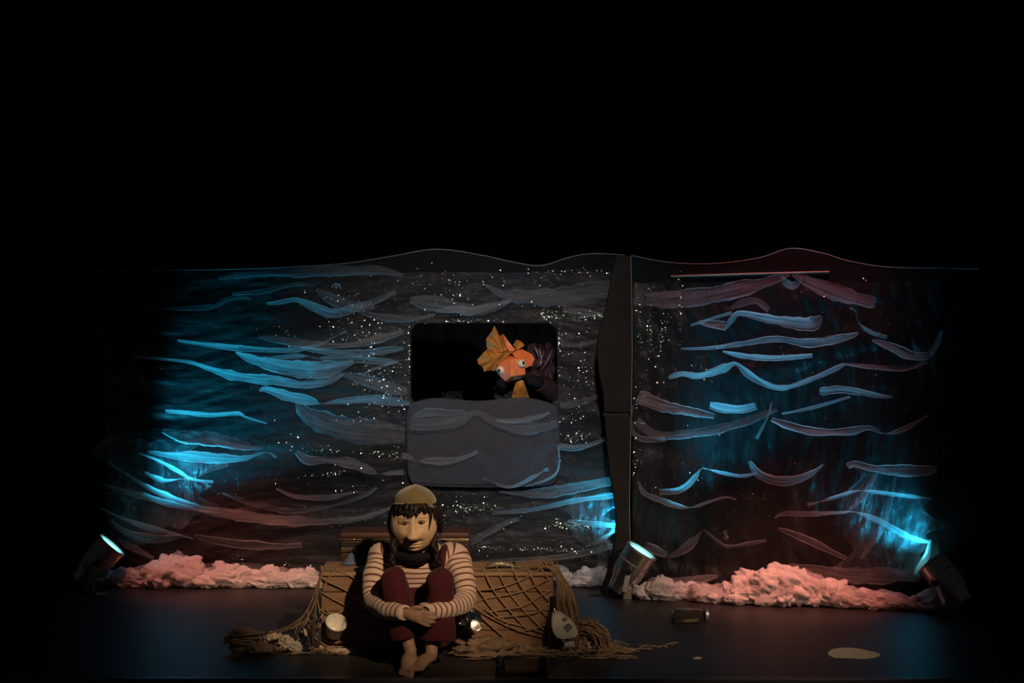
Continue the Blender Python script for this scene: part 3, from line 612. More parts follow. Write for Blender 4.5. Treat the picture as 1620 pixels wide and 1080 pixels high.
# ================================================================== FLOOR TULLE
def garland(path, lab, seed, mt='tulle_white', seg=52, par=None, veil=True):
    """crumpled roll of tulle: path of (px, py_floor, height_px) on the floor"""
    q = cr(path, 16); mb = MB(); vs = []; uvs = []; n = len(q); Ln = 0
    for i, (x, y, h) in enumerate(q):
        c = PF(x, y); s = (c - CAM).length / F; hh = h * s
        t = i / (n - 1); e = min(1, min(t, 1 - t) * 9 + .12)
        r = hh * (.55 if par else .40) * e ** .5
        if i: Ln += abs(x - q[i - 1][0]) * s
        for k in range(seg):
            a = 2 * math.pi * k / seg; d = Vector((0, math.cos(a), math.sin(a)))
            v3 = Vector((Ln * 6.5, d.y * 1.5, d.z * 1.5 + seed))
            w_ = v3 + Vector((0, 0, Ln * 3)) + noise.noise_vector(v3 * .6) * .6
            rid = abs(noise.noise(w_ * .8)); rid2 = abs(noise.noise(w_ * 2.0 + Vector((3, 1, seed)))); rid3 = abs(noise.noise(w_ * 4.6))
            k_ = .63 + .62 * rid + .42 * rid2 + .15 * rid3
            p = c + Vector((.025 * noise.noise(v3 * 1.7), d.y * r * 1.25 * k_ + r * 1.1, hh * (.47 if par else .38) + d.z * r * k_ * .98))
            p.z = max(p.z, .001 + .002 * (k % 3)); vs.append(p); uvs.append((Ln, k / seg))
    fs = [(i * seg + k, i * seg + (k + 1) % seg, (i + 1) * seg + (k + 1) % seg, (i + 1) * seg + k) for i in range(n - 1) for k in range(seg)]
    fs += [tuple(range(seg))[::-1], tuple((n - 1) * seg + k for k in range(seg))]
    mb.add(vs, fs)
    if not par:
        rr = random.Random(seed * 7); x = path[0][0] + 5
        while x < path[-1][0] - 4:
            i = min(range(n), key=lambda j: abs(q[j][0] - x)); h = q[i][2]; c = PF(q[i][0], q[i][1]); s = (c - CAM).length / F; hh = h * s
            for lay in range(2 if h < 34 else 3):
                rz = hh * rr.uniform(.26, .42); rxx = rr.uniform(1.0, 2.0) * max(rz, .036); zz = rz * .9 if lay == 0 else hh * rr.uniform(.5, .78); yy = c.y + rr.uniform(.0, .05) + .02 * lay + rz * .4
                Mr = Matrix.Rotation(rr.uniform(-.7, .7), 3, 'Y'); cv = Vector((c.x + rr.uniform(-.03, .03), yy, zz)); vs2 = []; sg, rg = 30, 20; sd = rr.uniform(0, 50)
                for a in range(rg + 1):
                    ph = math.pi * a / rg
                    for k in range(sg):
                        th = 2 * math.pi * k / sg; v = Vector((math.sin(ph) * math.cos(th), math.sin(ph) * math.sin(th), math.cos(ph)))
                        wv = v * 1.25 + noise.noise_vector(v * 1.1 + Vector((sd, 0, 0))) * .8 + Vector((sd, 3, 1))
                        g = .70 + .72 * abs(noise.noise(wv * .9)) + .30 * abs(noise.noise(wv * 1.9)) + .05 * abs(noise.noise(wv * 5))
                        p = cv + Mr @ (Vector((v.x * rxx, v.y * rz * 1.1, v.z * rz)) * g); p.z = max(p.z, .002); vs2.append(p)
                mb.add(vs2, [(a * sg + k, (a + 1) * sg + k, (a + 1) * sg + (k + 1) % sg, a * sg + (k + 1) % sg) for a in range(rg) for k in range(sg)])
            x += rr.uniform(13, 24)
    if par: return obj('veil', mb, mt, par, smooth=True)
    o = obj('tulle_roll', mb, mt, None, lab, 'tulle', 'rolls of tulle along the foot of the screens', smooth=True)
    if veil: garland([(x + 3, y + .6, h * 1.04) for x, y, h in path], None, seed + 31, 'tulle_veil', seg, o)
    return o
garland([(160, 929, 20), (185, 930, 28), (220, 930, 30), (250, 932, 40), (272, 931, 48), (300, 932, 40), (322, 931, 28), (350, 931, 34), (385, 930, 25), (420, 931, 30), (455, 931, 27), (485, 931, 30), (512, 931, 24)], 'long pink-lit roll of tulle on the floor from the left lamp to the crate', 2)
garland([(868, 922, 20), (882, 925, 26), (897, 924, 20)], 'small white tulle bundle at the corner of the crate', 5)
garland([(898, 926, 14), (915, 929, 26), (938, 930, 28), (955, 928, 26), (970, 926, 14)], 'white tulle bundle between the crate and the dark pillar', 8)
garland([(1017, 949, 24), (1035, 951, 36), (1060, 951, 30), (1080, 949, 20), (1105, 954, 30), (1130, 955, 26), (1155, 957, 30), (1185, 958, 42), (1215, 959, 46), (1242, 961, 54), (1265, 960, 50), (1295, 961, 44), (1320, 963, 38), (1350, 964, 30), (1385, 965, 27), (1420, 966, 24), (1450, 966, 16), (1466, 966, 10)], 'long roll of tulle below the right screen, beige turning salmon', 11)
garland([(1460, 967, 14), (1478, 968, 32), (1497, 968, 24)], 'small rosy lump of tulle beside the right floor lamp', 14)

# ================================================================== PAR LAMPS
def par_lamp(base, center, axis, lab, power, angle, seed=0, aim=None):
    base = Vector(base); axis = Vector(axis).normalized(); c = Vector(center)
    t = thing('floor_lamp', base, lab, 'stage lamp', 'floor lamps shining on the screens')
    M = TM(c, axis, (0, 0, 1))
    r = .094; b = MB()
    lathe(b, [(.03, -.165), (.055, -.16), (.062, -.125), (.064, -.10), (.078, -.07), (.088, -.03), (r, 0), (r, .12), (r - .004, .12), (r - .004, .0), (.06, -.12), (.0, -.14)], 32, M, True)
    can = obj('lamp_can', b, 'chrome', t, smooth=True)
    md = can.modifiers.new('e', 'EDGE_SPLIT'); md.split_angle = R(35)
    b = MB(); lathe(b, [(r - .003, .112), (r + .006, .112), (r + .006, .126), (r - .003, .126)], 32, M, True); obj('rim', b, 'zinc', t)
    b = MB(); lathe(b, [(r + .001, .03), (r + .004, .032), (r + .004, .040), (r + .001, .042)], 32, M, True); obj('band', b, 'zinc', t)
    b = MB(); lathe(b, [(r - .004, .110), (.06, .116), (.0, .119)], 28, M); obj('lens', b, 'lens_lit', t, smooth=True, label='glowing cyan lens')
    # vent slots (raised fins) at the back of the can
    for k in range(10):
        a = 2 * math.pi * k / 10; b = MB(); d = Vector((math.cos(a), math.sin(a), 0))
        tube(b, [M @ (d * .080 + Vector((0, 0, -.072))), M @ (d * .094 + Vector((0, 0, -.02)))], .0035, 5, 1); obj('fin', b, 'zinc', can)
    # yoke: pivots on a horizontal axis square to the beam
    side = axis.cross(Vector((0, 0, 1))).normalized(); bz = base.z + .075
    for s in (-1, 1):
        b = MB(); top = c + side * s * (r + .02) + axis * .0; bot = Vector((base.x, base.y, bz)) + side * s * (r + .012)
        up_ = (top - bot).normalized(); Mx = Matrix((side, up_.cross(side), up_)).transposed()
        b.box((top + bot) / 2, (.005, .03, (top - bot).length + .03), Mx); obj('yoke_arm', b, 'zinc', t, bevel=.001)
        b = MB(); lathe(b, [(.0, -.008), (.017, -.008), (.019, .0), (.017, .012), (0, .014)], 12, TM(top + side * s * .01, side * s)); obj('knob', b, 'black_metal', t)
    b = MB(); Mx = Matrix((side, Vector((0, 0, 1)).cross(side), Vector((0, 0, 1)))).transposed()
    b.box((base.x, base.y, bz - .006), (2 * r + .03, .03, .006), Mx); obj('yoke_bar', b, 'zinc', t)
    b = MB(); b.box(base + Vector((0, 0, .036)), (.05, .05, .072)); obj('base_block', b, 'zinc', t, bevel=.004)
    b = MB(); rr = random.Random(seed); p0 = c - axis * .165
    tube(b, [p0, p0 - axis * .04, p0 + Vector((-.05, .05, -.05)) - axis * .03, Vector((base.x - .11, base.y + .02, .08)), Vector((base.x - .12, base.y - .0, .006)), Vector((base.x - .05, base.y + .07, .006)), Vector((base.x - .22, base.y + .10, .006))], .004, 6, 6); obj('cable', b, 'rubber', t)
    l0 = c + axis * .135
    spot(lab.split(' ')[0] + '_lamp_light', l0, l0 + (Vector(aim) if aim else axis), CYAN, power, angle, .85, .05)
    return t
par_lamp(PF(992, 947), P(998, 898, 1.60), (.50, -.09, .82), 'chrome floor lamp with a glowing cyan lens at the foot of the pillar', 125, 62, 1)
par_lamp(PF(143, 935), P(155, 886, 1.84), (.66, .13, .75), 'left floor lamp, its cyan lens seen edge-on, beside the pink tulle', 170, 64, 2)
par_lamp(PF(1508, 969), P(1497, 918, 1.29), (-.50, .50, .70), 'right floor lamp, dark back turned to us beside the rosy tulle', 36, 70, 3)
par_lamp((.87, 2.08, 0), (.86, 2.08, .20), (-.80, .04, .60), 'hidden floor lamp behind the right screen, lighting the left one', 30, 80, 4)

# ================================================================== CRATE
CFY = .20; CBY = .52
cl, crt = P(508, 1000, CFY).x, P(876, 1000, CFY).x; CH = P(700, 905, CFY).z
CR = thing('wooden_crate', ((cl + crt) / 2, (CFY + CBY) / 2, 0), 'long wooden plank crate behind the seated person, draped with fishing net', 'crate')
rw = random.Random(9)
edges = [.006, .098, .196, .292, CH - .016]
for k in range(4):
    z0, z1 = edges[k] + .002, edges[k + 1] - .002
    for y, d in ((CFY + .009, 0), (CBY - .009, 0)):
        mb = MB(); mb.box(((cl + crt) / 2, y + rw.uniform(-.002, .002), (z0 + z1) / 2), (crt - cl - .004, .016, z1 - z0)); obj('plank', mb, 'wood', CR, bevel=.003)
    for x in (cl + .009, crt - .009):
        mb = MB(); mb.box((x, (CFY + CBY) / 2, (z0 + z1) / 2), (.016, CBY - CFY - .04, z1 - z0)); obj('plank', mb, 'wood', CR, bevel=.003)
for k in range(3):
    d = (CBY - CFY + .02) / 3; y = CFY - .012 + d * (k + .5)
    mb = MB(); mb.box(((cl + crt) / 2, y, CH - .008), (crt - cl + .02, d - .004, .018)); obj('lid_plank', mb, 'wood_pale', CR, bevel=.003)
for x in (cl + .035, crt - .035):
    for y in (CFY + .035, CBY - .035):
        mb = MB(); mb.box((x, y, CH / 2 - .01), (.035, .03, CH - .03)); obj('corner_post', mb, 'wood', CR)
# ================================================================== SUITCASE + BLUE CLOTH
SY = .60
sx0, sx1 = P(537, 870, SY).x, P(743, 870, SY).x; sz1 = P(640, 838, SY + .1).z; szs = P(640, 853, SY).z
SU = thing('suitcase', ((sx0 + sx1) / 2, SY + .11, 0), 'old brown suitcase with worn brass corners standing behind the crate', 'suitcase')
mb = MB(); mb.box(((sx0 + sx1) / 2, SY + .11, szs / 2), (sx1 - sx0, .22, szs)); obj('body', mb, 'suitcase', SU, bevel=.012)
mb = MB(); mb.box(((sx0 + sx1) / 2, SY + .11, (szs + sz1) / 2 + .002), (sx1 - sx0 + .004, .224, sz1 - szs)); obj('lid', mb, 'suitcase', SU, bevel=.014)
mb = MB(); tube(mb, [(sx0, SY - .004, szs), (sx1, SY - .004, szs)], .004, 6, 1); obj('metal_edge', mb, 'brass', SU)
for x0, x1, y0, y1, mt, nm in ((539, 566, 857, 866, 'dark_leather', 'corner_cap'), (540, 566, 866, 873, 'brass', 'corner_plate'), (573, 589, 852, 873, 'dark_leather', 'strap'), (697, 741, 852, 857, 'brass', 'corner_plate'), (716, 742, 858, 890, 'dark_leather', 'corner_cap'), (722, 740, 867, 873, 'brass', 'corner_plate'), (690, 706, 853, 870, 'dark_leather', 'strap')):
    a = P(x0, y0, SY - .006); b_ = P(x1, y1, SY - .006); mb = MB(); mb.box(((a.x + b_.x) / 2, SY - .003, (a.z + b_.z) / 2), (b_.x - a.x, .012, a.z - b_.z)); o = obj(nm, mb, mt, SU, bevel=.002)
for x, y in ((737, 856), (738, 862), (738, 868), (739, 875), (740, 881), (726, 861), (719, 859), (580, 858), (581, 867), (545, 853), (560, 853)):
    mb = MB(); blob(mb, P(x, y, SY - .011), (.004, .004, .004), 8, 6); obj('rivet', mb, 'brass', SU)
mb = MB(); vs = []; n1 = 14
for j in range(n1 + 1):
    for i in range(n1 + 1):
        s, t = i / n1 * 2 - 1, j / n1 * 2 - 1
        r2 = min(1, math.hypot(s, t)); h = .055 * (1 - r2) ** .8 * (1 + .5 * noise.noise(Vector((s * 3, t * 3, 1)))) + .004
        vs.append((P(557, 890, .43).x + s * .055 * (1 + .2 * noise.noise(Vector((t * 2, 1, 1)))), .44 + t * .05, CH + h + .002))
mb.add(vs, [(j * (n1 + 1) + i, j * (n1 + 1) + i + 1, (j + 1) * (n1 + 1) + i + 1, (j + 1) * (n1 + 1) + i) for j in range(n1) for i in range(n1)])
o = obj('blue_cloth', mb, 'blue_cloth', None, 'small crumpled blue cloth on the crate in front of the suitcase', 'cloth', smooth=True)

# ================================================================== FISHING NET
NET = thing('fishing_net', ((cl + crt) / 2, CFY - .02, 0), 'knotted rope fishing net draped over the crate and down to the floor', 'net')
def zc(p, z=.004): p = Vector(p); p.z = max(p.z, z); return p
def cords(lst, fx, fy, sx, sy, y, r, nm='cord', mt='cord'):
    for pl_ in lst:
        mb = MB(); pts = [zc(P(fx + a / sx, fy + b / sy, y + (rw.uniform(-.004, .004)))) for a, b in pl_]
        tube(mb, pts, r, 6, 4); obj(nm, mb, mt, NET, smooth=True)
Z3 = (690, 840, 4.378, 4.378); Z2 = (340, 840, 4.909, 4.909)
cords([[(150, 255), (205, 255), (290, 400), (390, 540), (500, 640)], [(330, 232), (330, 262), (385, 390), (500, 540), (640, 690)], [(420, 232), (425, 262), (490, 400), (600, 540), (780, 720)], [(525, 232), (530, 262), (600, 400), (700, 520), (792, 615)],
       [(625, 235), (640, 275), (700, 390), (785, 485)], [(715, 235), (730, 262), (785, 340)], [(160, 430), (260, 412), (420, 395), (560, 350), (660, 300), (735, 245)], [(200, 530), (330, 470), (500, 440), (640, 400), (785, 330)],
       [(330, 562), (480, 540), (600, 520), (720, 450), (792, 408)], [(380, 600), (560, 585), (700, 560), (785, 500)], [(245, 515), (380, 600), (550, 680), (700, 725), (800, 745)], [(560, 695), (700, 670), (795, 628)],
       [(240, 530), (330, 610), (430, 700), (480, 740)], [(340, 540), (460, 620), (600, 660), (760, 720)], [(480, 660), (500, 640), (560, 645), (700, 690), (900, 748)]], *Z3, CFY - .010, .0042)
cords([[(930, 268), (945, 295), (1050, 345), (1165, 412)], [(830, 268), (835, 365), (960, 430), (1110, 505)], [(812, 465), (960, 550), (1095, 612)], [(810, 600), (900, 660), (1085, 718)], [(925, 300), (880, 370), (835, 460)],
       [(1150, 400), (1060, 530), (945, 655)], [(1130, 430), (1080, 515), (975, 640)], [(860, 600), (900, 660)], [(1080, 640), (1000, 740), (960, 860)]], *Z2, CFY - .010, .0042, mt='cord')
cords([[(840, 300), (810, 400), (770, 490), (700, 640), (560, 745), (390, 800)], [(830, 320), (790, 430), (740, 560), (640, 720), (480, 790)], [(825, 350), (780, 520), (740, 640), (640, 800), (700, 880)], [(815, 400), (770, 560), (690, 700), (590, 760)],
       [(835, 330), (800, 450), (780, 600), (800, 780), (900, 860), (1040, 850)], [(760, 520), (720, 640), (780, 820), (900, 905), (1050, 930)], [(690, 650), (640, 740), (620, 800)], [(780, 480), (800, 560), (815, 640)]], *Z2, CFY - .03, .0048, mt='cord_dark')
# strands hanging over the right end and a hank of rope on the floor there
for k in range(26):
    a = rw.uniform(-8, 10); mb = MB(); s = rw.random()
    p = [P(858 + s * 20 + rw.uniform(-4, 4), 892 + rw.uniform(-6, 4), CFY + .08 * rw.random()), P(876 + s * 10, 905 + rw.uniform(-4, 6), CFY - .012), P(884 + s * 14 + a * .5, 930, CFY - .02), P(886 + s * 16 + a, 955, CFY - .02 - .03 * s), P(892 + s * 18 + a, 980 + 8 * s, CFY - .03)]
    if k % 2: p += [P(915 + s * 30, 1010 + 10 * s, CFY - .04), P(940 + s * 30, 1028, CFY - .06)]
    tube(mb, [zc(q, .006) for q in p], .0036, 5, 4); obj('hanging_strand', mb, 'cord', NET, smooth=True)
for k in range(10):
    mb = MB(); x = 850 + rw.uniform(0, 18); tube(mb, [P(x, 897, CFY + .02), P(x + rw.uniform(-6, 6), 889, CFY + .02), P(x + rw.uniform(-14, 14), 881 + rw.uniform(0, 6), CFY + .02)], .0028, 5, 2); obj('frayed_end', mb, 'cord', NET)
HK = thing('rope_hank', PF(940, 1028), 'bushy looped hank of tan rope at the right end of the crate', 'rope')
hb = PF(938, 1030)
for k in range(60):
    mb = MB(); t = k / 59; y = hb.y + .08 * (rw.random() - .3); x0 = P(905 + 36 * rw.random(), 1000, hb.y).x; h = .155 - .045 * t + rw.uniform(-.03, .012)
    xr = P(938 + 26 * rw.random(), 1000, hb.y).x; xr = max(xr, x0 + .05)
    tube(mb, [(x0 - .03, y, .012 + .03 * (1 - t)), (x0 - .02, y, h * .75), ((x0 + xr) / 2 - .03, y - .01, h), (xr - .01, y - .015, h * .72), (xr + .006, y - .02, .05), (xr + .01 + rw.uniform(-.02, .03), y - .03, .006)], .0034, 5, 4); obj('loop', mb, 'cord', HK, smooth=True)
for k in range(7):
    mb = MB(); x = P(936 + rw.uniform(0, 10), 980, hb.y).x; tube(mb, [(x, hb.y, .07), (x + rw.uniform(-.01, .01), hb.y, .13), (x + rw.uniform(-.03, .03), hb.y, .16)], .0022, 5, 2); obj('frayed_end', mb, 'straw', HK)
# loose straw and cord ends lying on the floor along the crate (nobody could count them)
mb = MB()
for k in range(620):
    x = rw.uniform(725, 985) if k < 520 else rw.uniform(470, 580); y = rw.gauss(1031, 5) if k < 520 else rw.gauss(1030, 4)
    y = min(1043, max(1014, y)); c = PF(x, y); a = rw.gauss(0, .35); l = rw.uniform(.03, .13); d = Vector((math.cos(a), math.sin(a) * 1.2, 0)) * l; z = rw.uniform(.003, .02)
    tube(mb, [c - d * .5 + Vector((0, 0, z)), c + Vector((rw.uniform(-.01, .01), rw.uniform(-.03, .03), z + rw.uniform(0, .015))), c + d * .5 + Vector((0, 0, z))], rw.uniform(.0011, .0024), 4, 3)
obj('loose_straw', mb, 'straw', None, 'tangle of loose straw and cord ends on the floor before the crate', 'straw', kind='stuff', smooth=True)
for x, y, l, n, lab in ((1008, 1029, .16, 12, 'thin scatter of straw right of the rope hank'), (1040, 1021, .10, 8, 'far wisp of straw on the floor towards the lying jar'), (965, 1041, .2, 14, 'flattened straw nearest the stage edge')):
    mb = MB()
    for k in range(n):
        c = PF(x + rw.uniform(-28, 28), y + rw.uniform(-3, 3)); tube(mb, [c + Vector((-l / 4, rw.uniform(-.03, .03), .003)), c + Vector((0, 0, .006)), c + Vector((l / 4, rw.uniform(-.03, .03), .003))], .0022, 4, 2)
    obj('straw_scatter', mb, 'straw', None, lab, 'straw', kind='stuff')

# ================================================================== PROPS ON THE LEFT
RC_ = thing('rope_coil', PF(388, 1034), 'coil of thick dark rope on the floor at the left end', 'rope')
c0 = PF(386, 1033)
for k in range(9):
    mb = MB(); rx = .075 + .012 * math.sin(k * 2.1); ry = .05 + .01 * math.cos(k * 1.7); zc_ = .012 + .0105 * k; tl = rw.uniform(-.16, .3)
    pts = [c0 + Vector((rx * math.cos(a) + .012 * math.sin(k), .05 + ry * math.sin(a), zc_ + tl * .06 * math.cos(a + k) )) for a in [2 * math.pi * q / 14 + k for q in range(15)]]
    tube(mb, [zc(p, .01) for p in pts], .0075, 8, 2); obj('turn', mb, 'cord_dark', RC_, smooth=True)
for k in range(3):
    mb = MB(); pts = [c0 + Vector((.09 * math.cos(a) * (1 - .1 * k) - .01, .03 + .015 * k, .055 + .045 * math.sin(a) + .006 * k)) for a in [R(200) - R(220) * q / 9 for q in range(10)]]
    pts += [c0 + Vector((.11 + .03 * k, .02, .02)), c0 + Vector((.17 + .03 * k, .02, .014))]
    tube(mb, [zc(p, .012) for p in pts], .008, 8, 3); obj('turn', mb, 'cord_dark', RC_, smooth=True)
mb = MB(); blob(mb, PF(410, 1036) + Vector((0, .02, .03)), (.065, .05, .024), 28, 18, .6, 6, 3); obj('brown_cloth', mb, 'cord_dark', None, 'dark brown cloth lump beside the rope coil', 'cloth', smooth=True)
def crumple(px, py, size, lab, seed, mt='paper', cat='paper', name='crumpled_paper', h=1.0):
    mb = MB(); c = PF(px, py) + Vector((0, size[1], size[2] * .8)); r_ = random.Random(seed)
    seg, ring = 16, 11; vs = []
    for i in range(ring + 1):
        ph = math.pi * i / ring
        for k in range(seg):
            th = 2 * math.pi * k / seg; v = Vector((math.sin(ph) * math.cos(th), math.sin(ph) * math.sin(th), math.cos(ph)))
            s = .75 + .55 * abs(noise.noise(v * 2.6 + Vector((seed * 2.7, 1, seed)))) + .3 * noise.noise(v * 5 + Vector((seed, seed, 2)))
            p = c + Vector((v.x * size[0], v.y * size[1], v.z * size[2])) * s; p.z = max(p.z, .002); vs.append(p)
    mb.add(vs, [(i * seg + k, (i + 1) * seg + k, (i + 1) * seg + (k + 1) % seg, i * seg + (k + 1) % seg) for i in range(ring) for k in range(seg)])
    return obj(name, mb, mt, None, lab, cat)
crumple(432, 1022, (.055, .04, .04), 'crumpled tan paper next to the rope coil', 1)
crumple(452, 1030, (.05, .035, .04), 'crumpled cream paper in the middle of the litter, below the net', 2)
crumple(468, 1036, (.045, .03, .036), 'pale flower-like crumpled paper nearest the stage edge', 3, 'paper_white')
crumple(480, 1020, (.035, .03, .045), 'upright cream paper scrap leaning in the net strands', 4)
crumple(496, 1031, (.05, .03, .024), 'flat pale paper scrap left of the pot', 6, 'paper_white')
crumple(540, 1036, (.07, .03, .016), 'flat tan cloth below the pot', 7, 'paper', 'cloth', 'tan_cloth')
def lump(c, size, lab, seed, mt, cat, name, seg=22, ring=16):
    mb = MB(); vs = []
    for i in range(ring + 1):
        ph = math.pi * i / ring
        for k in range(seg):
            th = 2 * math.pi * k / seg; v = Vector((math.sin(ph) * math.cos(th), math.sin(ph) * math.sin(th), math.cos(ph)))
            q_ = .7 + .6 * abs(noise.noise(Vector((v.x * 3, v.y * 3, v.z * 1.2)) + Vector((seed, 1, seed)))) + .25 * noise.noise(v * 6 + Vector((seed, seed, 2)))
            p = Vector(c) + Vector((v.x * size[0], v.y * size[1], v.z * size[2])) * q_; p.z = max(p.z, .002); vs.append(p)
    mb.add(vs, [(i * seg + k, (i + 1) * seg + k, (i + 1) * seg + (k + 1) % seg, i * seg + (k + 1) % seg) for i in range(ring) for k in range(seg)])
    return obj(name, mb, mt, None, lab, cat)
bb = P(497, 985, CFY - .05)
lump((bb.x, bb.y, .085), (.042, .035, .10), 'dark crumpled plastic bag hanging in the net left of the pot', 8, 'brown_bag', 'bag', 'plastic_bag')
b3 = P(480, 1000, CFY - .08); lump((b3.x, b3.y, .04), (.032, .03, .045), 'small glossy dark plastic wrapper in the net', 9, 'bin_bag', 'wrapper', 'plastic_wrapper')
for x, y, l, lab in ((483, 985, .05, 'pale sliver of plastic caught in the net strands'), (507, 975, .04, 'upper white plastic sliver beside the pot'), (505, 990, .022, 'lower white plastic sliver beside the pot')):
    mb = MB(); c = P(x, y, CFY - .10); tube(mb, [c + Vector((-.3 * l, 0, -.5 * l)), c + Vector((.004, -.006, 0)), c + Vector((.3 * l, 0, .5 * l))], [.003, .007, .002], 6, 4, flat=(1, .35)); obj('plastic_sliver', mb, 'jug_white', None, lab, 'plastic')
def bottle(base, axis, prof, mt, lab, cap=None, name='bottle', cat='bottle'):
    t = thing(name, base, lab, cat); M = TM(base, axis, (0, 1, 0)); mb = MB(); lathe(mb, prof, 20, M); obj('body', mb, mt, t, smooth=True)
    if cap: mb = MB(); lathe(mb, cap[0], 16, M); obj('cap', mb, cap[1], t)
    return t
# enamel pot, mouth tilted to us
pc = P(530, 992, CFY - .10); PT = thing('enamel_pot', Vector((pc.x, pc.y, 0)), 'small white enamel pot tipped towards us against the crate', 'pot')
ax = Vector((.22, -.62, .76)).normalized(); M = TM(Vector((pc.x, pc.y + .03, pc.z)) - ax * .06, ax, (0, 0, 1))
mb = MB(); lathe(mb, [(0, .0), (.036, .0), (.042, .006), (.052, .085), (.055, .088), (.055, .091), (.049, .09), (.039, .010), (0, .006)], 30, M); obj('bowl', mb, 'enamel', PT, smooth=True)
mb = MB(); pts = [M @ Vector((.0535 * math.cos(a), .0535 * math.sin(a), .0895)) for a in [2 * math.pi * k / 28 for k in range(29)]]; tube(mb, pts, .0028, 6, 1); obj('rolled_rim', mb, 'enamel', PT, smooth=True)
mb = MB(); mb.box(M @ Vector((.0, .054, .082)), (.006, .006, .018)); obj('rim_chip', mb, 'eye_dark', PT)
# ================================================================== PROPS RIGHT OF THE PERSON
hp = P(766, 1030, .07); mb = MB(); blob(mb, (hp.x, .07, .03), (.15, .09, .058), 40, 22, .5, 6, 4)
for v in mb.v: v.z = max(v.z, .002)
obj('sacking_heap', mb, 'cord_dark', None, 'low heap of brown sacking on the floor between the person and the net', 'cloth', smooth=True)
bgc = P(743, 985, .06); mb = MB(); blob(mb, (bgc.x, .06, bgc.z + .005), (.062, .05, .062), 24, 16, .3, 5, 11); obj('bin_bag', mb, 'bin_bag', None, 'black glossy bin bag bulging beside the person\'s leg', 'bag')
bg = P(742, 988, CFY - .10)
def tin(px, py, y, rad, axis, lab):
    c = P(px, py, y); t = thing('tin_can', c, lab, 'can', 'shiny cans on the bin bag'); M = TM(c, axis, (0, 0, 1)); mb = MB()
    lathe(mb, [(rad, -.05), (rad, .0), (rad * .9, .001), (rad * .88, -.006), (0, -.007)], 24, M); obj('body', mb, 'tin', t, smooth=False)
    mb = MB(); tube(mb, [M @ Vector((rad * math.cos(a), rad * math.sin(a), .001)) for a in [2 * math.pi * k / 24 for k in range(25)]], .003, 6, 1); obj('rim', mb, 'tin', t, smooth=True)
tin(733, 982, -.045, .021, (-.1, -.9, .25), 'narrow upright shiny can beside the person\'s sleeve')
tin(753, 989, -.03, .027, (.1, -.86, .45), 'round shiny can mouth right of the narrow can')
crumple(768, 985, (.025, .02, .03), 'crumpled clear foil right of the shiny cans', 13, 'cellophane', 'foil', 'foil_scrap')
for x, y, lab in ((804, 1016, 'tiny glint of foil standing in the straw'), (792, 1018, 'flat foil glint in the straw'), (770, 1018, 'leftmost foil glint in the straw')):
    crumple(x, y, (.012, .008, .010), lab, x * .1, 'tin', 'foil', 'foil_scrap')
# silver fish and foil on the lid
fc = P(790, 892, .30); FI = thing('fish_prop', Vector((fc.x, fc.y, CH)), 'silvery flat fish prop lying on the crate lid', 'fish')
mb = MB(); vs = []; ns = 20
for i in range(ns + 1):
    t = i / ns; wd = .026 * math.sin(math.pi * min(1, t * 1.02)) ** .7 * (1 - .45 * t) + .003
    for k in range(10):
        a = 2 * math.pi * k / 10; vs.append(Vector((fc.x - .075 + .16 * t, fc.y + math.cos(a) * wd * 1.1, CH + .010 + .018 * math.sin(math.pi * t) + math.sin(a) * wd * .62)))
mb.add(vs, [(i * 10 + k, i * 10 + (k + 1) % 10, (i + 1) * 10 + (k + 1) % 10, (i + 1) * 10 + k) for i in range(ns) for k in range(10)] + [tuple(range(10))[::-1], tuple(ns * 10 + k for k in range(10))])
for v in mb.v: v.z = max(v.z, CH + .002)
obj('body', mb, 'fish_silver', FI, smooth=True)
mb = MB(); prism(mb, [Vector((fc.x + .075, fc.y, CH + .012)), Vector((fc.x + .115, fc.y - .02, CH + .004)), Vector((fc.x + .105, fc.y, CH + .014)), Vector((fc.x + .118, fc.y + .02, CH + .02))], Vector((0, .002, .003))); obj('tail', mb, 'fish_silver', FI)
mb = MB(); blob(mb, (fc.x - .058, fc.y - .014, CH + .024), (.004, .004, .004), 8, 6); obj('eye', mb, 'pupil', FI)
fs_ = P(813, 889, .32)
o = crumple(815, 893, (.018, .014, .018), 'crumpled clear foil at the fish\'s tail on the lid', 15, 'tin', 'foil', 'foil_scrap'); o.location = Vector((fs_.x, fs_.y, CH + .004)) - Vector((PF(815, 893).x, PF(815, 893).y + .014, 0))
# brown bottle and white jug leaning on the crate's right end
jb = PF(898, 1026)
bottle(Vector((P(878, 990, CFY - .04).x, CFY - .05, .05)), (-.03, .16, 1), [(.03, -.045), (.033, -.04), (.033, .10), (.026, .14), (.013, .165), (.012, .215), (.014, .217), (.014, .228), (0, .229)], 'brown_glass', 'dark brown glass bottle upright at the corner of the crate, behind the white jug', name='glass_bottle')
JG = thing('plastic_jug', jb, 'white plastic jug with grey labels tipped against the net', 'jug')
jc = P(894, 996, CFY - .13); outl = [(0, 62), (-10, 58), (-17, 46), (-21, 26), (-22, 4), (-19, -20), (-12, -34), (-3, -41), (5, -40), (8, -34), (14, -33), (20, -22), (22, -14), (26, 4), (28, 22), (26, 36), (16, 52), (8, 60)]
outl = [(873, 975), (879, 971), (884, 972), (889, 974), (897, 980), (904, 984), (909, 991), (913, 998), (915, 1003), (913, 1007), (905, 1010), (890, 1012), (880, 1009), (875, 1001), (872, 990)]
mb = MB(); prism(mb, [P(x, y, CFY - .16 + (1012 - y) * .0012) for x, y in outl], Vector((.0, .055, .01))); obj('body', mb, 'jug_white', JG, bevel=.012, smooth=True)
def patch(pts, mt, nm, y): 
    mb = MB(); prism(mb, [P(x, yy, y + (1012 - yy) * .0012) for x, yy in pts], Vector((0, .003, 0))); obj(nm, mb, mt, JG)
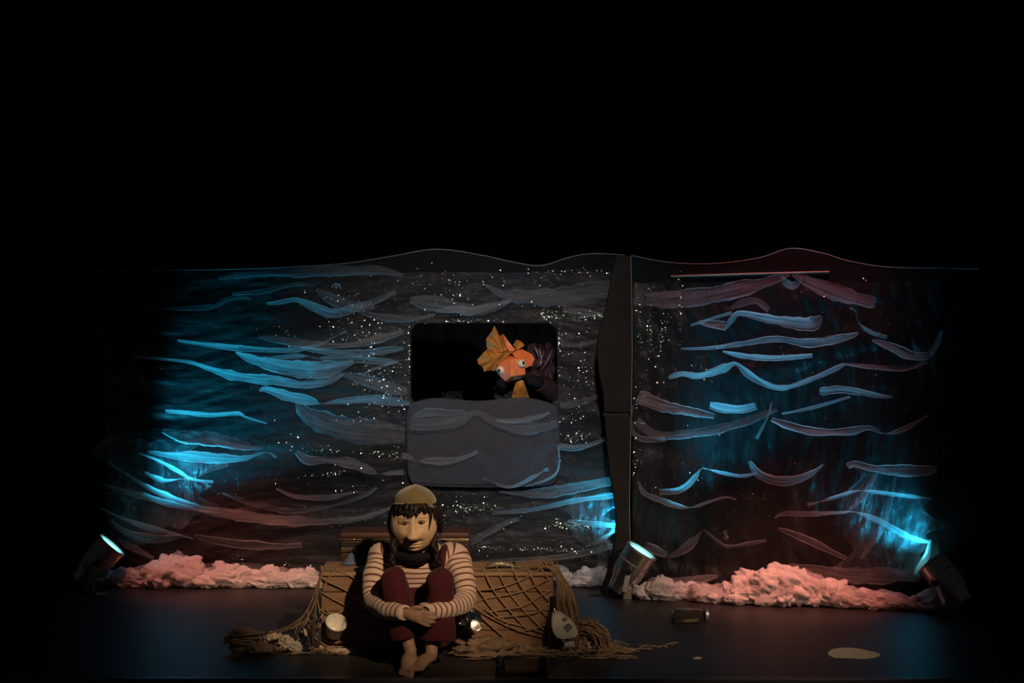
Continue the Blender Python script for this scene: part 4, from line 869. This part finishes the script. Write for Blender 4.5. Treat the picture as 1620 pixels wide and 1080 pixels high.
patch([(888, 979), (893, 976), (898, 980), (893, 984)], 'label_grey', 'label', CFY - .1625)
patch([(891, 991), (900, 985), (907, 992), (898, 1000)], 'label_grey', 'label', CFY - .1625)
patch([(898, 1004), (908, 994), (912, 999), (903, 1008)], 'paper_white', 'label', CFY - .1625)
mb = MB(); M = TM(P(893, 1020, CFY - .12), (1, -.1, .06), (0, 0, 1)); lathe(mb, [(.013, 0), (.017, .002), (.017, .045), (.014, .048), (.0, .046)], 18, M); obj('paper_cup', mb, 'jug_white', None, 'small white cup lying on the straw below the jug', 'cup', smooth=False)
for x, y, lab in ((918, 1018, 'left small white plastic clip in the rope hank'), (932, 1020, 'right small white plastic clip in the rope hank')):
    mb = MB(); c = P(x, y, CFY - .12); mb.box(c, (.008, .006, .035), Matrix.Rotation(.25, 3, 'Y')); mb.box(c + Vector((.008, 0, -.012)), (.012, .006, .006)); obj('plastic_clip', mb, 'paper_white', None, lab, 'clip', bevel=.001)
# ================================================================== JAR, PUDDLE-SHAPED SHEET, FLOOR STAND
j0 = PF(1064, 990); JR = thing('glass_jar', j0, 'glass jar with a rolled paper inside lying on the floor', 'jar')
M = TM(j0 + Vector((0, .045, .044)), (1, .16, 0.0), (0, 0, 1)); mb = MB()
lathe(mb, [(0, 0), (.036, 0), (.042, .006), (.042, .145), (.033, .165), (.033, .182), (.035, .186), (.031, .186), (.030, .166), (.038, .144), (.038, .010), (0, .006)], 32, M); obj('glass', mb, 'jar_glass', JR, smooth=True)
mb = MB(); M2 = TM(j0 + Vector((.008, .034, .018)), (1, .16, .02), (0, 0, 1)); lathe(mb, [(0, .004), (.010, .004), (.0105, .14), (.0, .141)], 14, M2); obj('paper_roll', mb, 'paper_white', JR, smooth=True)
mb = MB(); lathe(mb, [(.034, .182), (.039, .182), (.039, .198), (0, .199)], 24, M); obj('jar_lid', mb, 'zinc', JR)
outl = cr([(1309, 1034), (1316, 1027), (1335, 1024), (1355, 1025), (1375, 1029), (1392, 1034), (1385, 1039), (1365, 1041), (1340, 1040), (1318, 1039), (1309, 1034)], 4)[:-1]
mb = MB(); prism(mb, [PF(x, y, .004) for x, y in outl], Vector((0, 0, -.003))); obj('paper_puddle', mb, 'paper', None, 'flat pale puddle-shaped sheet lying alone on the floor at the right', 'sheet')
outl = [(1096, 1040), (1104, 1038), (1111, 1040), (1106, 1042), (1098, 1042)]
mb = MB(); prism(mb, [PF(x, y, .003) for x, y in outl], Vector((0, 0, -.002))); obj('paper_scrap', mb, 'paper', None, 'tiny pale scrap on the floor below the lying jar', 'scrap')
outl = [(148, 938), (166, 936), (170, 938), (155, 941)]
mb = MB(); prism(mb, [PF(x, y, .003) for x, y in outl], Vector((0, 0, -.002))); obj('paper_scrap', mb, 'lath', None, 'small scrap on the floor in front of the left floor lamp', 'scrap')
fy = EDGE_Y + .035; FS = thing('floor_stand', P(824, 1070, fy), 'low black U-shaped stand with two uprights at the stage edge', 'stand')
for x0, x1 in ((789, 792), (857, 859)):
    mb = MB(); a = P(x0, 1038, fy); tube(mb, [(P(x1 - 1, 1060, fy).x, fy, .0), (P(x1, 1060, fy).x, fy, .045), (P(x0 + 1, 1050, fy).x, fy, .075), (a.x, fy, P(x0, 1037, fy).z)], [.024, .021, .018, .010], 10, 4); obj('upright', mb, 'black_metal', FS, smooth=True)
    mb = MB(); blob(mb, P(x0 - 1, 1051, fy - .016), (.004, .004, .004), 8, 6); obj('bolt', mb, 'zinc', FS)
mb = MB(); a = P(790, 1068, fy); b_ = P(858, 1068, fy); mb.box(((a.x + b_.x) / 2, fy, .010), (b_.x - a.x, .035, .02)); obj('base_bar', mb, 'black_metal', FS, bevel=.003)
mb = MB(); blob(mb, P(820, 1069, fy - .02), (.004, .003, .004), 8, 6); obj('bolt', mb, 'zinc', FS)

# ================================================================== SEATED PERSON
PB = P(660, 1046, .04); PB.z = 0
PE = thing('person', PB, 'person in a mask, olive cap and striped jersey hugging knees on the floor', 'person')
shL, shR = P(600, 884, .07), P(724, 884, .07); elL, elR = P(592, 949, -.09), P(734, 949, -.09)
wrL, wrR = P(640, 969, -.345), P(674, 968, -.345)
knL, knR = P(622, 916, -.20), P(697, 917, -.20)
anL, anR = P(648, 1026, -.27), P(682, 1028, -.26)
hipL, hipR = P(634, 1020, .06), P(690, 1020, .06); hipL.z = hipR.z = .10
neck = P(656, 880, .03); head = P(655, 828, -.03)
# ---- body: one continuous surface
mb = MB()
tube(mb, [(PB.x, .07, .08), (PB.x, .085, .22), (PB.x, .085, .38), (PB.x, .07, .50)], [.115, .115, .125, .09], 16, 3, flat=(1, .72))
tube(mb, [(PB.x, .07, .49), tuple(neck), tuple(head)], [.06, .05, .055], 12, 3)
blob(mb, head + Vector((0, .03, .01)), (.078, .09, .105), 18, 12)
for sh, el, wr in ((shL, elL, wrL), (shR, elR, wrR)): tube(mb, [tuple(sh), tuple(el), tuple(wr)], [.045, .036, .024], 10, 5)
for hp_, kn, an in ((hipL, knL, anL), (hipR, knR, anR)): tube(mb, [tuple(hp_), tuple(hp_ * .4 + kn * .6), tuple(kn + Vector((0, .02, -.02))), tuple(kn * .5 + an * .5 + Vector((0, .02, 0))), tuple(an)], [.06, .045, .034, .034, .031], 12, 5)
# feet: heel, instep, ball and toes
def foot(mb, an, heel, ball, side):
    an, heel, ball = Vector(an), Vector(heel), Vector(ball)
    d = (ball - heel).normalized(); sd = d.cross(Vector((0, 0, 1))).normalized() * side
    tube(mb, [an, an * .35 + heel * .65 + Vector((0, 0, .012)), heel], [.030, .031, .026], 10, 4)
    tube(mb, [heel + Vector((0, 0, .002)), heel * .5 + ball * .5 + Vector((0, 0, .016)), ball], [.027, .033, .026], 12, 4, flat=(1.15, .8))
    for k in range(5):
        s = (k - 2) * .0145; l = (.042, .036, .032, .028, .023)[k]; r = (.0125, .0095, .009, .0085, .008)[k]
        b0 = ball + sd * s - d * .006; tube(mb, [b0, b0 + d * l * .6 + Vector((0, 0, .004)), b0 + d * l + Vector((0, 0, -.004))], [r, r, r * .8], 8, 3)
foot(mb, anL, P(650, 1036, -.29) * 1.0, Vector((P(643, 1055, -.37).x, -.37, .022)), 1)
foot(mb, anR, P(683, 1040, -.28), Vector((P(662, 1050, -.375).x, -.375, .040)), -1)
# hands: palm plus five bent fingers
def hand(mb, wr, dirx, mid, thumb_up, fan):
    wr = Vector(wr); d = Vector(dirx).normalized(); back = Vector((0, -1, 0)); upv = d.cross(back).normalized()
    if upv.z < 0: upv = -upv
    pal = wr + d * .048 + back * .004
    tube(mb, [wr, wr + d * .03 + back * .004, wr + d * .075 + back * .004], [.021, .030, .033], 12, 4, flat=(.55, 1.0), up=(0, 0, 1))
    for k in range(4):
        s = (1.5 - k) * .0168; L1 = (.040, .045, .042, .034)[k]; r = (.0092, .0095, .009, .008)[k]
        b0 = wr + d * .075 + upv * s + back * .007; dd = (d + upv * fan * (1.5 - k) * .12).normalized()
        p1 = b0 + dd * L1 + back * .008; p2 = p1 + dd * L1 * .55 - back * .012; p3 = p2 + dd * L1 * .25 - back * .024
        tube(mb, [b0 - dd * .012, b0, p1, p2, p3], [r, r * 1.08, r, r * .92, r * .75], 8, 3)
    t0 = wr + d * .022 + upv * .022; t1 = t0 + d * .030 + upv * .020 + back * .012; t2 = t1 + d * .028 + upv * .004 + back * .004
    tube(mb, [t0, t1, t2], [.0125, .0115, .008], 8, 4)
hand(mb, wrL, (.95, -.10, -.22), None, 1, .6)
hand(mb, wrR + Vector((.055, .03, .004)), (-.95, .02, -.22), None, 1, .6)
bo = obj('body', mb, 'skin', PE, remesh=.0052, smooth_it=3)
# ---- jersey: torso and sleeves carry a thread coordinate for the stripes
mb = MB()
tube(mb, [(PB.x, .075, .12), (PB.x, .085, .24), (PB.x, .085, .36), (PB.x, .075, .455), (PB.x, .06, .515), (neck.x, .045, .545)], [.125, .130, .142, .150, .115, .062], 30, 7, flat=(1.12, .78), up=(0, 1, 0))
for sh, el, wr, s in ((shL, elL, wrL, 1), (shR, elR, wrR, -1)):
    inn = Vector((sh.x + .075 * s, .06, sh.z + .012)); mid1 = sh * .5 + el * .5 + Vector((-.012 * s, -.005, 0)); mid2 = el * .5 + wr * .5 + Vector((-.012 * s, -.022, -.010))
    tube(mb, [inn, sh + Vector((.012 * s, 0, .014)), sh * .8 + el * .2, mid1, el, mid2, wr], [.058, .068, .066, .058, .053, .046, .036], 26, 8)
# folds
for i, v in enumerate(mb.v):
    v += Vector((noise.noise(v * 16), noise.noise(v * 16 + Vector((5, 0, 0))), noise.noise(v * 16 + Vector((0, 9, 0))))) * .006
je = obj('jersey', mb, 'striped_jersey', PE, smooth=True)
for wr, el in ((wrL, elL), (wrR, elR)):
    d = (wr - el).normalized(); b2 = MB(); lathe(b2, [(.030, -.012), (.0365, -.010), (.0375, .0), (.0355, .008), (.028, .008)], 18, TM(wr - d * .002, d, (0, 0, 1)), True); obj('cuff', b2, 'striped_jersey', je, smooth=True)
# ---- dungarees
mb = MB()
tube(mb, [(PB.x, .06, .085), (PB.x, .07, .16), (PB.x, .06, .24)], [.15, .145, .13], 20, 3, flat=(1.1, .8), up=(0, 1, 0))
tube(mb, [(PB.x, .0, .22), (PB.x, -.03, .29), (PB.x, -.015, .35)], [.115, .10, .085], 18, 3, flat=(1, .45), up=(0, 1, 0))
for hp_, kn, an, wfl in ((hipL, knL, anL, .068), (hipR, knR, anR, .092)):
    hem = an + (kn - an) * .12 + Vector((-.016 if wfl < .08 else .024, .02, 0)); mid = kn * .45 + hem * .55
    tube(mb, [tuple(hp_), tuple(hp_ * .4 + kn * .6 + Vector((0, 0, .012))), tuple(kn), tuple(kn * .75 + hem * .25 + Vector((0, -.008, -.01))), tuple(mid), tuple(hem)], [.085, .078, .066, .066, .068 if wfl < .08 else .076, wfl], 20, 6)
for v in mb.v: v.z = max(v.z, .004)
for i, v in enumerate(mb.v): v += Vector((noise.noise(v * 13), noise.noise(v * 13 + Vector((5, 0, 0))), noise.noise(v * 13 + Vector((0, 9, 0))))) * .010
dg = obj('dungarees', mb, 'burgundy', PE, remesh=.0085, smooth_it=4)
for s, x0 in ((-1, 614), (1, 703)):
    b2 = MB(); tube(b2, [P(x0 + s * -6, 912, -.055), P(x0 + s * -3, 890, -.06), P(x0 + s * -1, 872, -.035), P(x0 + s * 1, 863, .03), P(x0, 864, .10), P(x0 - s * 6, 880, .17)], .014, 10, 5, flat=(1, .3), up=(0, 1, 0)); obj('shoulder_strap', b2, 'burgundy', dg, smooth=True)
# ---- neck scarf and braids
mb = MB(); c = P(656, 876, .0)
pts = [c + Vector((.072 * math.cos(a), .066 * math.sin(a) + .01, -.004 - .014 * (1 - math.sin(a)) * .9)) for a in [2 * math.pi * k / 20 for k in range(21)]]
tube(mb, pts, [.019 + .004 * math.sin(k * 1.3) for k in range(21)], 12, 2, cap=False); 
pts = [P(657, 868, -.01) + Vector((.088 * math.cos(a), .066 * math.sin(a) + .01, -.004 - .016 * (1 - math.sin(a)))) for a in [2 * math.pi * k / 20 for k in range(21)]]
tube(mb, pts, [.024 + .005 * math.sin(k * 1.7) for k in range(21)], 12, 2, cap=False); obj('scarf', mb, 'scarf', PE, smooth=True)
for pts in ([(623, 835, -.04), (623, 850, -.065), (623, 866, -.08), (621, 882, -.085), (619, 896, -.08)], [(685, 835, -.04), (686, 850, -.065), (688, 866, -.08), (692, 882, -.085), (694, 895, -.08)]):
    mb = MB(); q = cr([tuple(P(*p)) for p in pts], 4)
    for ph in (0, 2.1, 4.2):
        tube(mb, [Vector(v) + Vector((.009 * math.cos(k * 1.1 + ph), .007 * math.sin(k * 2.2 + ph), 0)) for k, v in enumerate(q)], [.011] * (len(q) - 2) + [.009, .004], 8, 2)
    obj('braid', mb, 'hair', PE, smooth=True)
# ---- mask
def G(x, z, cx, cz, sx, sz): return math.exp(-((x - cx) / sx) ** 2 - ((z - cz) / sz) ** 2)
mb = MB(); a_, b_, c_ = .118, .132, .088; nu, nv = 96, 120; vs = []
def face_y(x, z, base):
    h = 0
    t = min(1, max(0, (.045 - z) / .095)); inside = 1 if -.056 < z < .05 else math.exp(-((z - (-.056 if z < 0 else .05)) / .010) ** 2)
    h += inside * (.010 + .026 * t) * math.exp(-(x / (.016 + .016 * t)) ** 2)
    h += .016 * G(x, z, 0, -.042, .028, .018) + .015 * G(x, z, .023, -.044, .013, .013) + .015 * G(x, z, -.023, -.044, .014, .013)
    h -= .020 * G(x, z, 0, -.070, .03, .006)
    for s in (-1, 1):
        h += .010 * G(x, z, s * .042, .052, .034, .010) - .013 * G(x, z, s * .040, .024, .022, .012) + .007 * G(x, z, s * .040, .034, .022, .006) + .005 * G(x, z, s * .041, .010, .02, .006)
        h += .011 * G(x, z, s * .052, -.028, .026, .030) - .004 * G(x, z, s * .032, -.066, .008, .024)
    h += .010 * G(x, z, 0, -.083, .026, .0055) - .007 * G(x, z, 0, -.0905, .030, .0028) + .011 * G(x, z, 0, -.098, .022, .006) - .005 * G(x, z, 0, -.108, .02, .005) + .010 * G(x, z, 0, -.121, .024, .011)
    return base - h
for j in range(nv + 1):
    ph = R(-84 + 168 * j / nv)
    for i in range(nu + 1):
        th = R(-104 + 208 * i / nu); z = b_ * math.sin(ph)
        x = a_ * math.sin(th) * math.cos(ph) ** .85 * (1 - .14 * max(0, -math.sin(ph)) ** 2); y = -c_ * math.cos(th) * math.cos(ph) ** .7
        vs.append(Vector((x, face_y(x, z, y) if math.cos(th) > .15 else y, z)))
mb.add(vs, [(j * (nu + 1) + i, j * (nu + 1) + i + 1, (j + 1) * (nu + 1) + i + 1, (j + 1) * (nu + 1) + i) for j in range(nv) for i in range(nu)])
HM = Matrix.Translation(P(654.5, 830, -.047)) @ Matrix.Rotation(R(-3), 4, 'Y') @ Matrix.Rotation(R(2), 4, 'X') @ Matrix.Scale(.97, 4)
mb.xf(HM); mk = obj('mask', mb, 'mask_paint', PE, 'pale painted mask with a big nose and drooping eyes', smooth=True)
for s in (-1, 1):
    ec = HM @ Vector((s * .040, -.070, .022)); b2 = MB(); blob(b2, ec, (.0225, .0125, .0105), 14, 9); obj('eyeball', b2, 'eye_mask', mk, smooth=True)
    b2 = MB(); blob(b2, HM @ Vector((s * .040 + .002, -.0795, .0215)), (.0105, .004, .0095), 12, 8); obj('iris', b2, 'eye_dark', mk, smooth=True)
    b2 = MB(); tube(b2, [HM @ Vector((s * .040 + dx, -.0765 + .5 * abs(dx) ** 1.5 * 4, .0285 - 9 * dx * dx - .12 * s * dx)) for dx in (-.019, -.01, 0, .01, .019)], [.002, .0042, .005, .0042, .002], 6, 4); obj('eyelid_line', b2, 'eye_dark', mk, smooth=True)
    b2 = MB(); tube(b2, [HM @ Vector((s * .040 + dx, -.075 + .5 * abs(dx) ** 1.5 * 4, .0145 + 6 * dx * dx)) for dx in (-.016, -.008, 0, .008, .016)], [.0006, .0013, .0015, .0013, .0006], 6, 4); obj('eyelid_line', b2, 'eye_dark', mk, smooth=True)
b2 = MB(); tube(b2, [HM @ Vector((dx, face_y(dx, -.0905, -.0655) - .0008, -.0905 - 2.5 * dx * dx)) for dx in (-.026, -.013, 0, .013, .026)], [.0006, .0014, .0016, .0014, .0006], 6, 3); obj('mouth_line', b2, 'eye_dark', mk)
# ---- cap and hair
mb = MB(); cc = P(657, 797, -.015); seg, ring = 40, 16; vs = []
CM = Matrix.Translation(cc) @ Matrix.Rotation(R(4), 4, 'Y') @ Matrix.Rotation(R(-12), 4, 'X')
for i in range(ring + 1):
    ph = R(4 + 98 * i / ring)
    for k in range(seg):
        th = 2 * math.pi * k / seg; v = Vector((.108 * math.sin(ph) * math.cos(th), .115 * math.sin(ph) * math.sin(th), (.090 * math.cos(ph) + .006 * math.sin(3 * th))))
        v *= 1 + .035 * noise.noise(v * 14) + .012 * noise.noise(v * 50); vs.append(CM @ v)
mb.add(vs, [(i * seg + k, (i + 1) * seg + k, (i + 1) * seg + (k + 1) % seg, i * seg + (k + 1) % seg) for i in range(ring) for k in range(seg)] + [tuple(range(seg))])
co = obj('cap', mb, 'cap_felt', PE, smooth=True); md = co.modifiers.new('t', 'SOLIDIFY'); md.thickness = .006
b2 = MB(); tube(b2, [CM @ Vector((.109 * math.cos(a), .116 * math.sin(a), -.012)) for a in [2 * math.pi * k / 36 for k in range(37)]], .005, 8, 1, cap=False); obj('cap_band', b2, 'cap_felt', co, smooth=True)
mb = MB(); hr = random.Random(21)
for k in range(300):
    a = R(hr.uniform(-180, 180)); fr = math.cos(a)      # 1 = front
    rx, ry = .110, .098; z0 = cc.z - .010 + hr.uniform(-.006, .008)
    ry += .034 * max(0, fr); p0 = Vector((cc.x + rx * math.sin(a), cc.y - ry * math.cos(a), z0))
    if fr > .72: L_ = hr.uniform(.004, .026) * (1.15 if math.sin(a) < .2 else .5); out = .004
    elif fr > .1: L_ = hr.uniform(.06, .12); out = .008
    else: L_ = hr.uniform(.09, .15); out = .016
    if .30 < fr < .80 and hr.random() < .8: continue
    d = Vector((math.sin(a), -math.cos(a), 0)); sw = hr.uniform(-.014, .014)
    p1 = p0 + d * out + Vector((sw * .4, 0, -L_ * .5)); p2 = p0 + d * (out * .7) + Vector((sw, -.012 if fr > .7 else 0, -L_))
    tube(mb, [p0 + Vector((0, 0, .02)) - d * .01, p0, p1, p2], [.007, .010, .0085, .0015], 6, 3, flat=(1, .5))
obj('hair', mb, 'hair', PE, smooth=True)

# ================================================================== GOLDFISH PUPPET AND PUPPETEER
FY = 2.17
def q3(x, y, o=0.0): return P(x, y, FY - o)
GF = thing('fish_puppet', q3(806, 625), 'orange paper goldfish puppet with bulging eyes leaning out of the window', 'puppet')
def hull(pts, nm, mt, par, bevel=.002):
    bm = bmesh.new(); vv = [bm.verts.new(p) for p in pts]; r_ = bmesh.ops.convex_hull(bm, input=vv)
    bmesh.ops.delete(bm, geom=[v for v in bm.verts if not v.link_faces], context='VERTS'); bmesh.ops.recalc_face_normals(bm, faces=bm.faces)
    me = bpy.data.meshes.new(nm); bm.to_mesh(me); bm.free(); return obj(nm, me, mt, par, bevel=bevel)
hd = hull([q3(784, 584, .04), q3(789, 575, .07), q3(806, 567, .085), q3(823, 567, .08), q3(831, 580, .07), q3(831, 592, .085), q3(809, 595, .115), q3(799, 603, .07), q3(795, 597, .06), q3(787, 591, .05), q3(800, 560, .0), q3(830, 570, .0), q3(815, 600, .0), q3(790, 590, -.01), q3(808, 578, .105)], 'head', 'puppet_orange', GF)
hull([q3(826, 552, .01), q3(808, 557, .03), q3(818, 568, .06), q3(832, 582, .05), q3(841, 578, .03), q3(846, 568, .01), q3(842, 560, .0), q3(830, 565, -.05)], 'cheek', 'puppet_orange', GF)
hull([q3(787, 577, .05), q3(799, 566, .07), q3(812, 556, .06), q3(818, 550, .03), q3(800, 553, .01), q3(786, 566, .01), q3(783, 582, .02), q3(800, 560, -.05)], 'brow', 'puppet_gold', GF)
def fold_fin(outline, centre, oc, o_edge, nm, mt='puppet_gold'):
    """folded paper fan: pleats from a centre out to the outline"""
    mb = MB(); c = q3(*centre, oc); n = len(outline); vs = [c]; fs = []
    for i, (x, y) in enumerate(outline): vs.append(q3(x, y, o_edge + (.022 if i % 2 else -.010)))
    fs = [(0, i + 1, i + 2) for i in range(n - 1)]; mb.add(vs, fs); o = obj(nm, mb, mt, GF); md = o.modifiers.new('t', 'SOLIDIFY'); md.thickness = .003; return o
fold_fin([(787, 567), (776, 556), (770, 548), (769, 536), (773, 531), (778, 524), (782, 515), (788, 526), (790, 532), (796, 528), (802, 539), (808, 546), (815, 552)], (796, 556), .05, .0, 'crest')
fold_fin([(789, 576), (783, 587), (778, 585), (766, 588), (764, 580), (757, 576), (755, 569), (762, 561), (770, 553), (778, 548), (792, 549), (800, 556)], (787, 567), .055, .01, 'side_fin')
fold_fin([(770, 552), (775, 560), (784, 558), (790, 562)], (778, 570), .05, .03, 'side_fin')
mb = MB(); prism(mb, [q3(796, 528, .03), q3(803, 538, .045), q3(811, 548, .05), q3(816, 554, .05), q3(806, 556, .06), q3(800, 546, .05)], Vector((0, .008, 0))); obj('crest_ridge', mb, 'puppet_orange', GF)
fold_fin([(812, 545), (817, 537), (824, 540), (830, 546), (824, 552)], (818, 554), -.02, -.05, 'back_fin')
fold_fin([(809, 630), (814, 620), (818, 630), (826, 616), (829, 630), (833, 618), (838, 631)], (823, 599), .03, .03, 'tail_fin')
hull([q3(817, 600, .03), q3(828, 601, .03), q3(838, 629, .02), q3(809, 629, .02), q3(823, 612, .05), q3(823, 620, -.02)], 'tail_fold', 'puppet_gold', GF)
for x, y, o_, px_, py_ in ((792.5, 585, .075, 789.5, 586), (825.5, 574.5, .098, 828, 574)):
    b2 = MB(); blob(b2, q3(x, y, o_), (.026, .021, .025), 18, 12); e = obj('eye', b2, 'puppet_eye', GF, smooth=True)
    b2 = MB(); blob(b2, q3(px_, py_, o_ + .017), (.0095, .006, .0125), 12, 8); obj('pupil', b2, 'pupil', e, smooth=True)
for x, y, o_ in ((809, 588, .113), (817, 571, .092)):
    b2 = MB(); blob(b2, q3(x, y, o_), (.006, .004, .0045), 10, 7); obj('nostril_bead', b2, 'puppet_eye', GF, smooth=True)
# mouth: dark open slit with lower jaw
mb = MB(); tube(mb, [q3(800, 605, .06), q3(812, 600, .08), q3(831, 594, .06)], [.006, .010, .005], 8, 3); obj('mouth', mb, 'pupil', GF, smooth=True)
# puppeteer in black crouching behind the screen
PP = thing('person', Vector((P(858, 640, 2.55).x, 2.62, 0)), 'puppeteer in black behind the window, gloved hands under the fish puppet', 'person')
px0 = PP.location.x; mb = MB()
tube(mb, [(px0, 2.62, .18), (px0, 2.62, .55), (px0, 2.6, .95), (px0 + .01, 2.58, 1.16)], [.17, .16, .19, .10], 16, 4, flat=(1, .7), up=(0, 1, 0))
tube(mb, [(px0 + .01, 2.58, 1.14), (px0 + .02, 2.57, 1.26)], [.06, .055], 10, 2); blob(mb, (px0 + .06, 2.62, 1.36), (.085, .10, .115), 16, 12)
gl = q3(795, 606, .01); gr_ = q3(840, 600, -.01)
tube(mb, [(px0 + .15, 2.58, 1.06), (px0 + .16, 2.42, .98), tuple(P(868, 613, 2.34)), tuple(P(850, 604, 2.22)), tuple(gr_)], [.06, .055, .050, .040, .035], 12, 5)
tube(mb, [(px0 - .15, 2.58, 1.06), (px0 - .22, 2.46, .95), tuple(P(792, 622, 2.32)), tuple(gl + Vector((0, .04, -.02)))], [.06, .05, .042, .034], 12, 5)
for g0, s in ((gl, 1), (gr_, -1)):
    blob(mb, g0, (.042, .035, .036), 14, 10)
    for k in range(4): tube(mb, [g0 + Vector((.014 * (k - 1.5), -.018, .01)), g0 + Vector((.014 * (k - 1.5) + .01 * s, -.038, .028)), g0 + Vector((.014 * (k - 1.5) + .02 * s, -.03, .048))], [.010, .010, .008], 8, 3)
    tube(mb, [g0 + Vector((.03 * s, 0, .0)), g0 + Vector((.05 * s, -.02, .02)), g0 + Vector((.055 * s, -.03, .04))], [.012, .011, .008], 8, 3)
for s in (-1, 1): tube(mb, [(px0 + s * .09, 2.62, .2), (px0 + s * .13, 2.36, .12), (px0 + s * .11, 2.62, .06), (px0 + s * .11, 2.80, .045)], [.09, .065, .05, .04], 12, 4)
for v in mb.v: v.z = max(v.z, .003)
obj('body', mb, 'dark_clothes', PP, remesh=.012, smooth_it=3)
mb = MB(); tube(mb, [tuple(P(878, 622, 2.36)), tuple(P(866, 614, 2.31)), tuple(P(852, 606, 2.25))], [.070, .064, .050], 16, 4)
for v in mb.v: v += Vector((0, 0, noise.noise(v * 22) * .008))
obj('sleeve', mb, 'brown_sleeve', PP, smooth=True)
# crumpled violet cellophane behind the fish and clear plastic on the sill
def foil_fan(x, y, w_, h_, yd, lab, seed, mt='cellophane'):
    mb = MB(); vs = []; a_n, b_n = 14, 10
    for j in range(b_n + 1):
        for i in range(a_n + 1):
            s, t = i / a_n - .5, j / b_n - .5; o = .05 * noise.noise(Vector((s * 7, t * 4, seed))) + .03 * noise.noise(Vector((s * 17, t * 9, seed)))
            vs.append(P(x + s * w_ * (1 + .3 * noise.noise(Vector((0, t * 4, seed)))), y + t * h_ + 8 * noise.noise(Vector((s * 5, 2, seed))), yd + o))
    mb.add(vs, [(j * (a_n + 1) + i, j * (a_n + 1) + i + 1, (j + 1) * (a_n + 1) + i + 1, (j + 1) * (a_n + 1) + i) for j in range(b_n) for i in range(a_n)])
    o = obj('cellophane', mb, mt, None, lab, 'cellophane'); md = o.modifiers.new('t', 'SOLIDIFY'); md.thickness = .001; return o
vf = foil_fan(856, 574, 40, 60, 2.30, 'crumpled violet cellophane behind the goldfish puppet', 3, 'violet_foil')
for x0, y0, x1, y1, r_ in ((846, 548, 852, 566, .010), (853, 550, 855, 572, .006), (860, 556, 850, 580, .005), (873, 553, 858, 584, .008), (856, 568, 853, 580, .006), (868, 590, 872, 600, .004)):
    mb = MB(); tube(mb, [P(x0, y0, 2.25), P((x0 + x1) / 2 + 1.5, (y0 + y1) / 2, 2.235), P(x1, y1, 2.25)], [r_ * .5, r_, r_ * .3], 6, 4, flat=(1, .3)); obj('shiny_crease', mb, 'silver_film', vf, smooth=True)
foil_fan(805, 623, 44, 24, 2.27, 'crumpled dark cellophane under the goldfish puppet', 7, 'dark_foil')
foil_fan(715, 627, 34, 16, 2.27, 'crumpled clear plastic on the window sill, left of the puppet', 9, 'dark_foil')
mb = MB(); a = LP.hit(651, 637); b_ = LP.hit(881, 637); mb.box(((a.x + b_.x) / 2, 2.30, a.z - .02), (b_.x - a.x, .17, .02)); obj('sill_board', mb, 'board', LS)
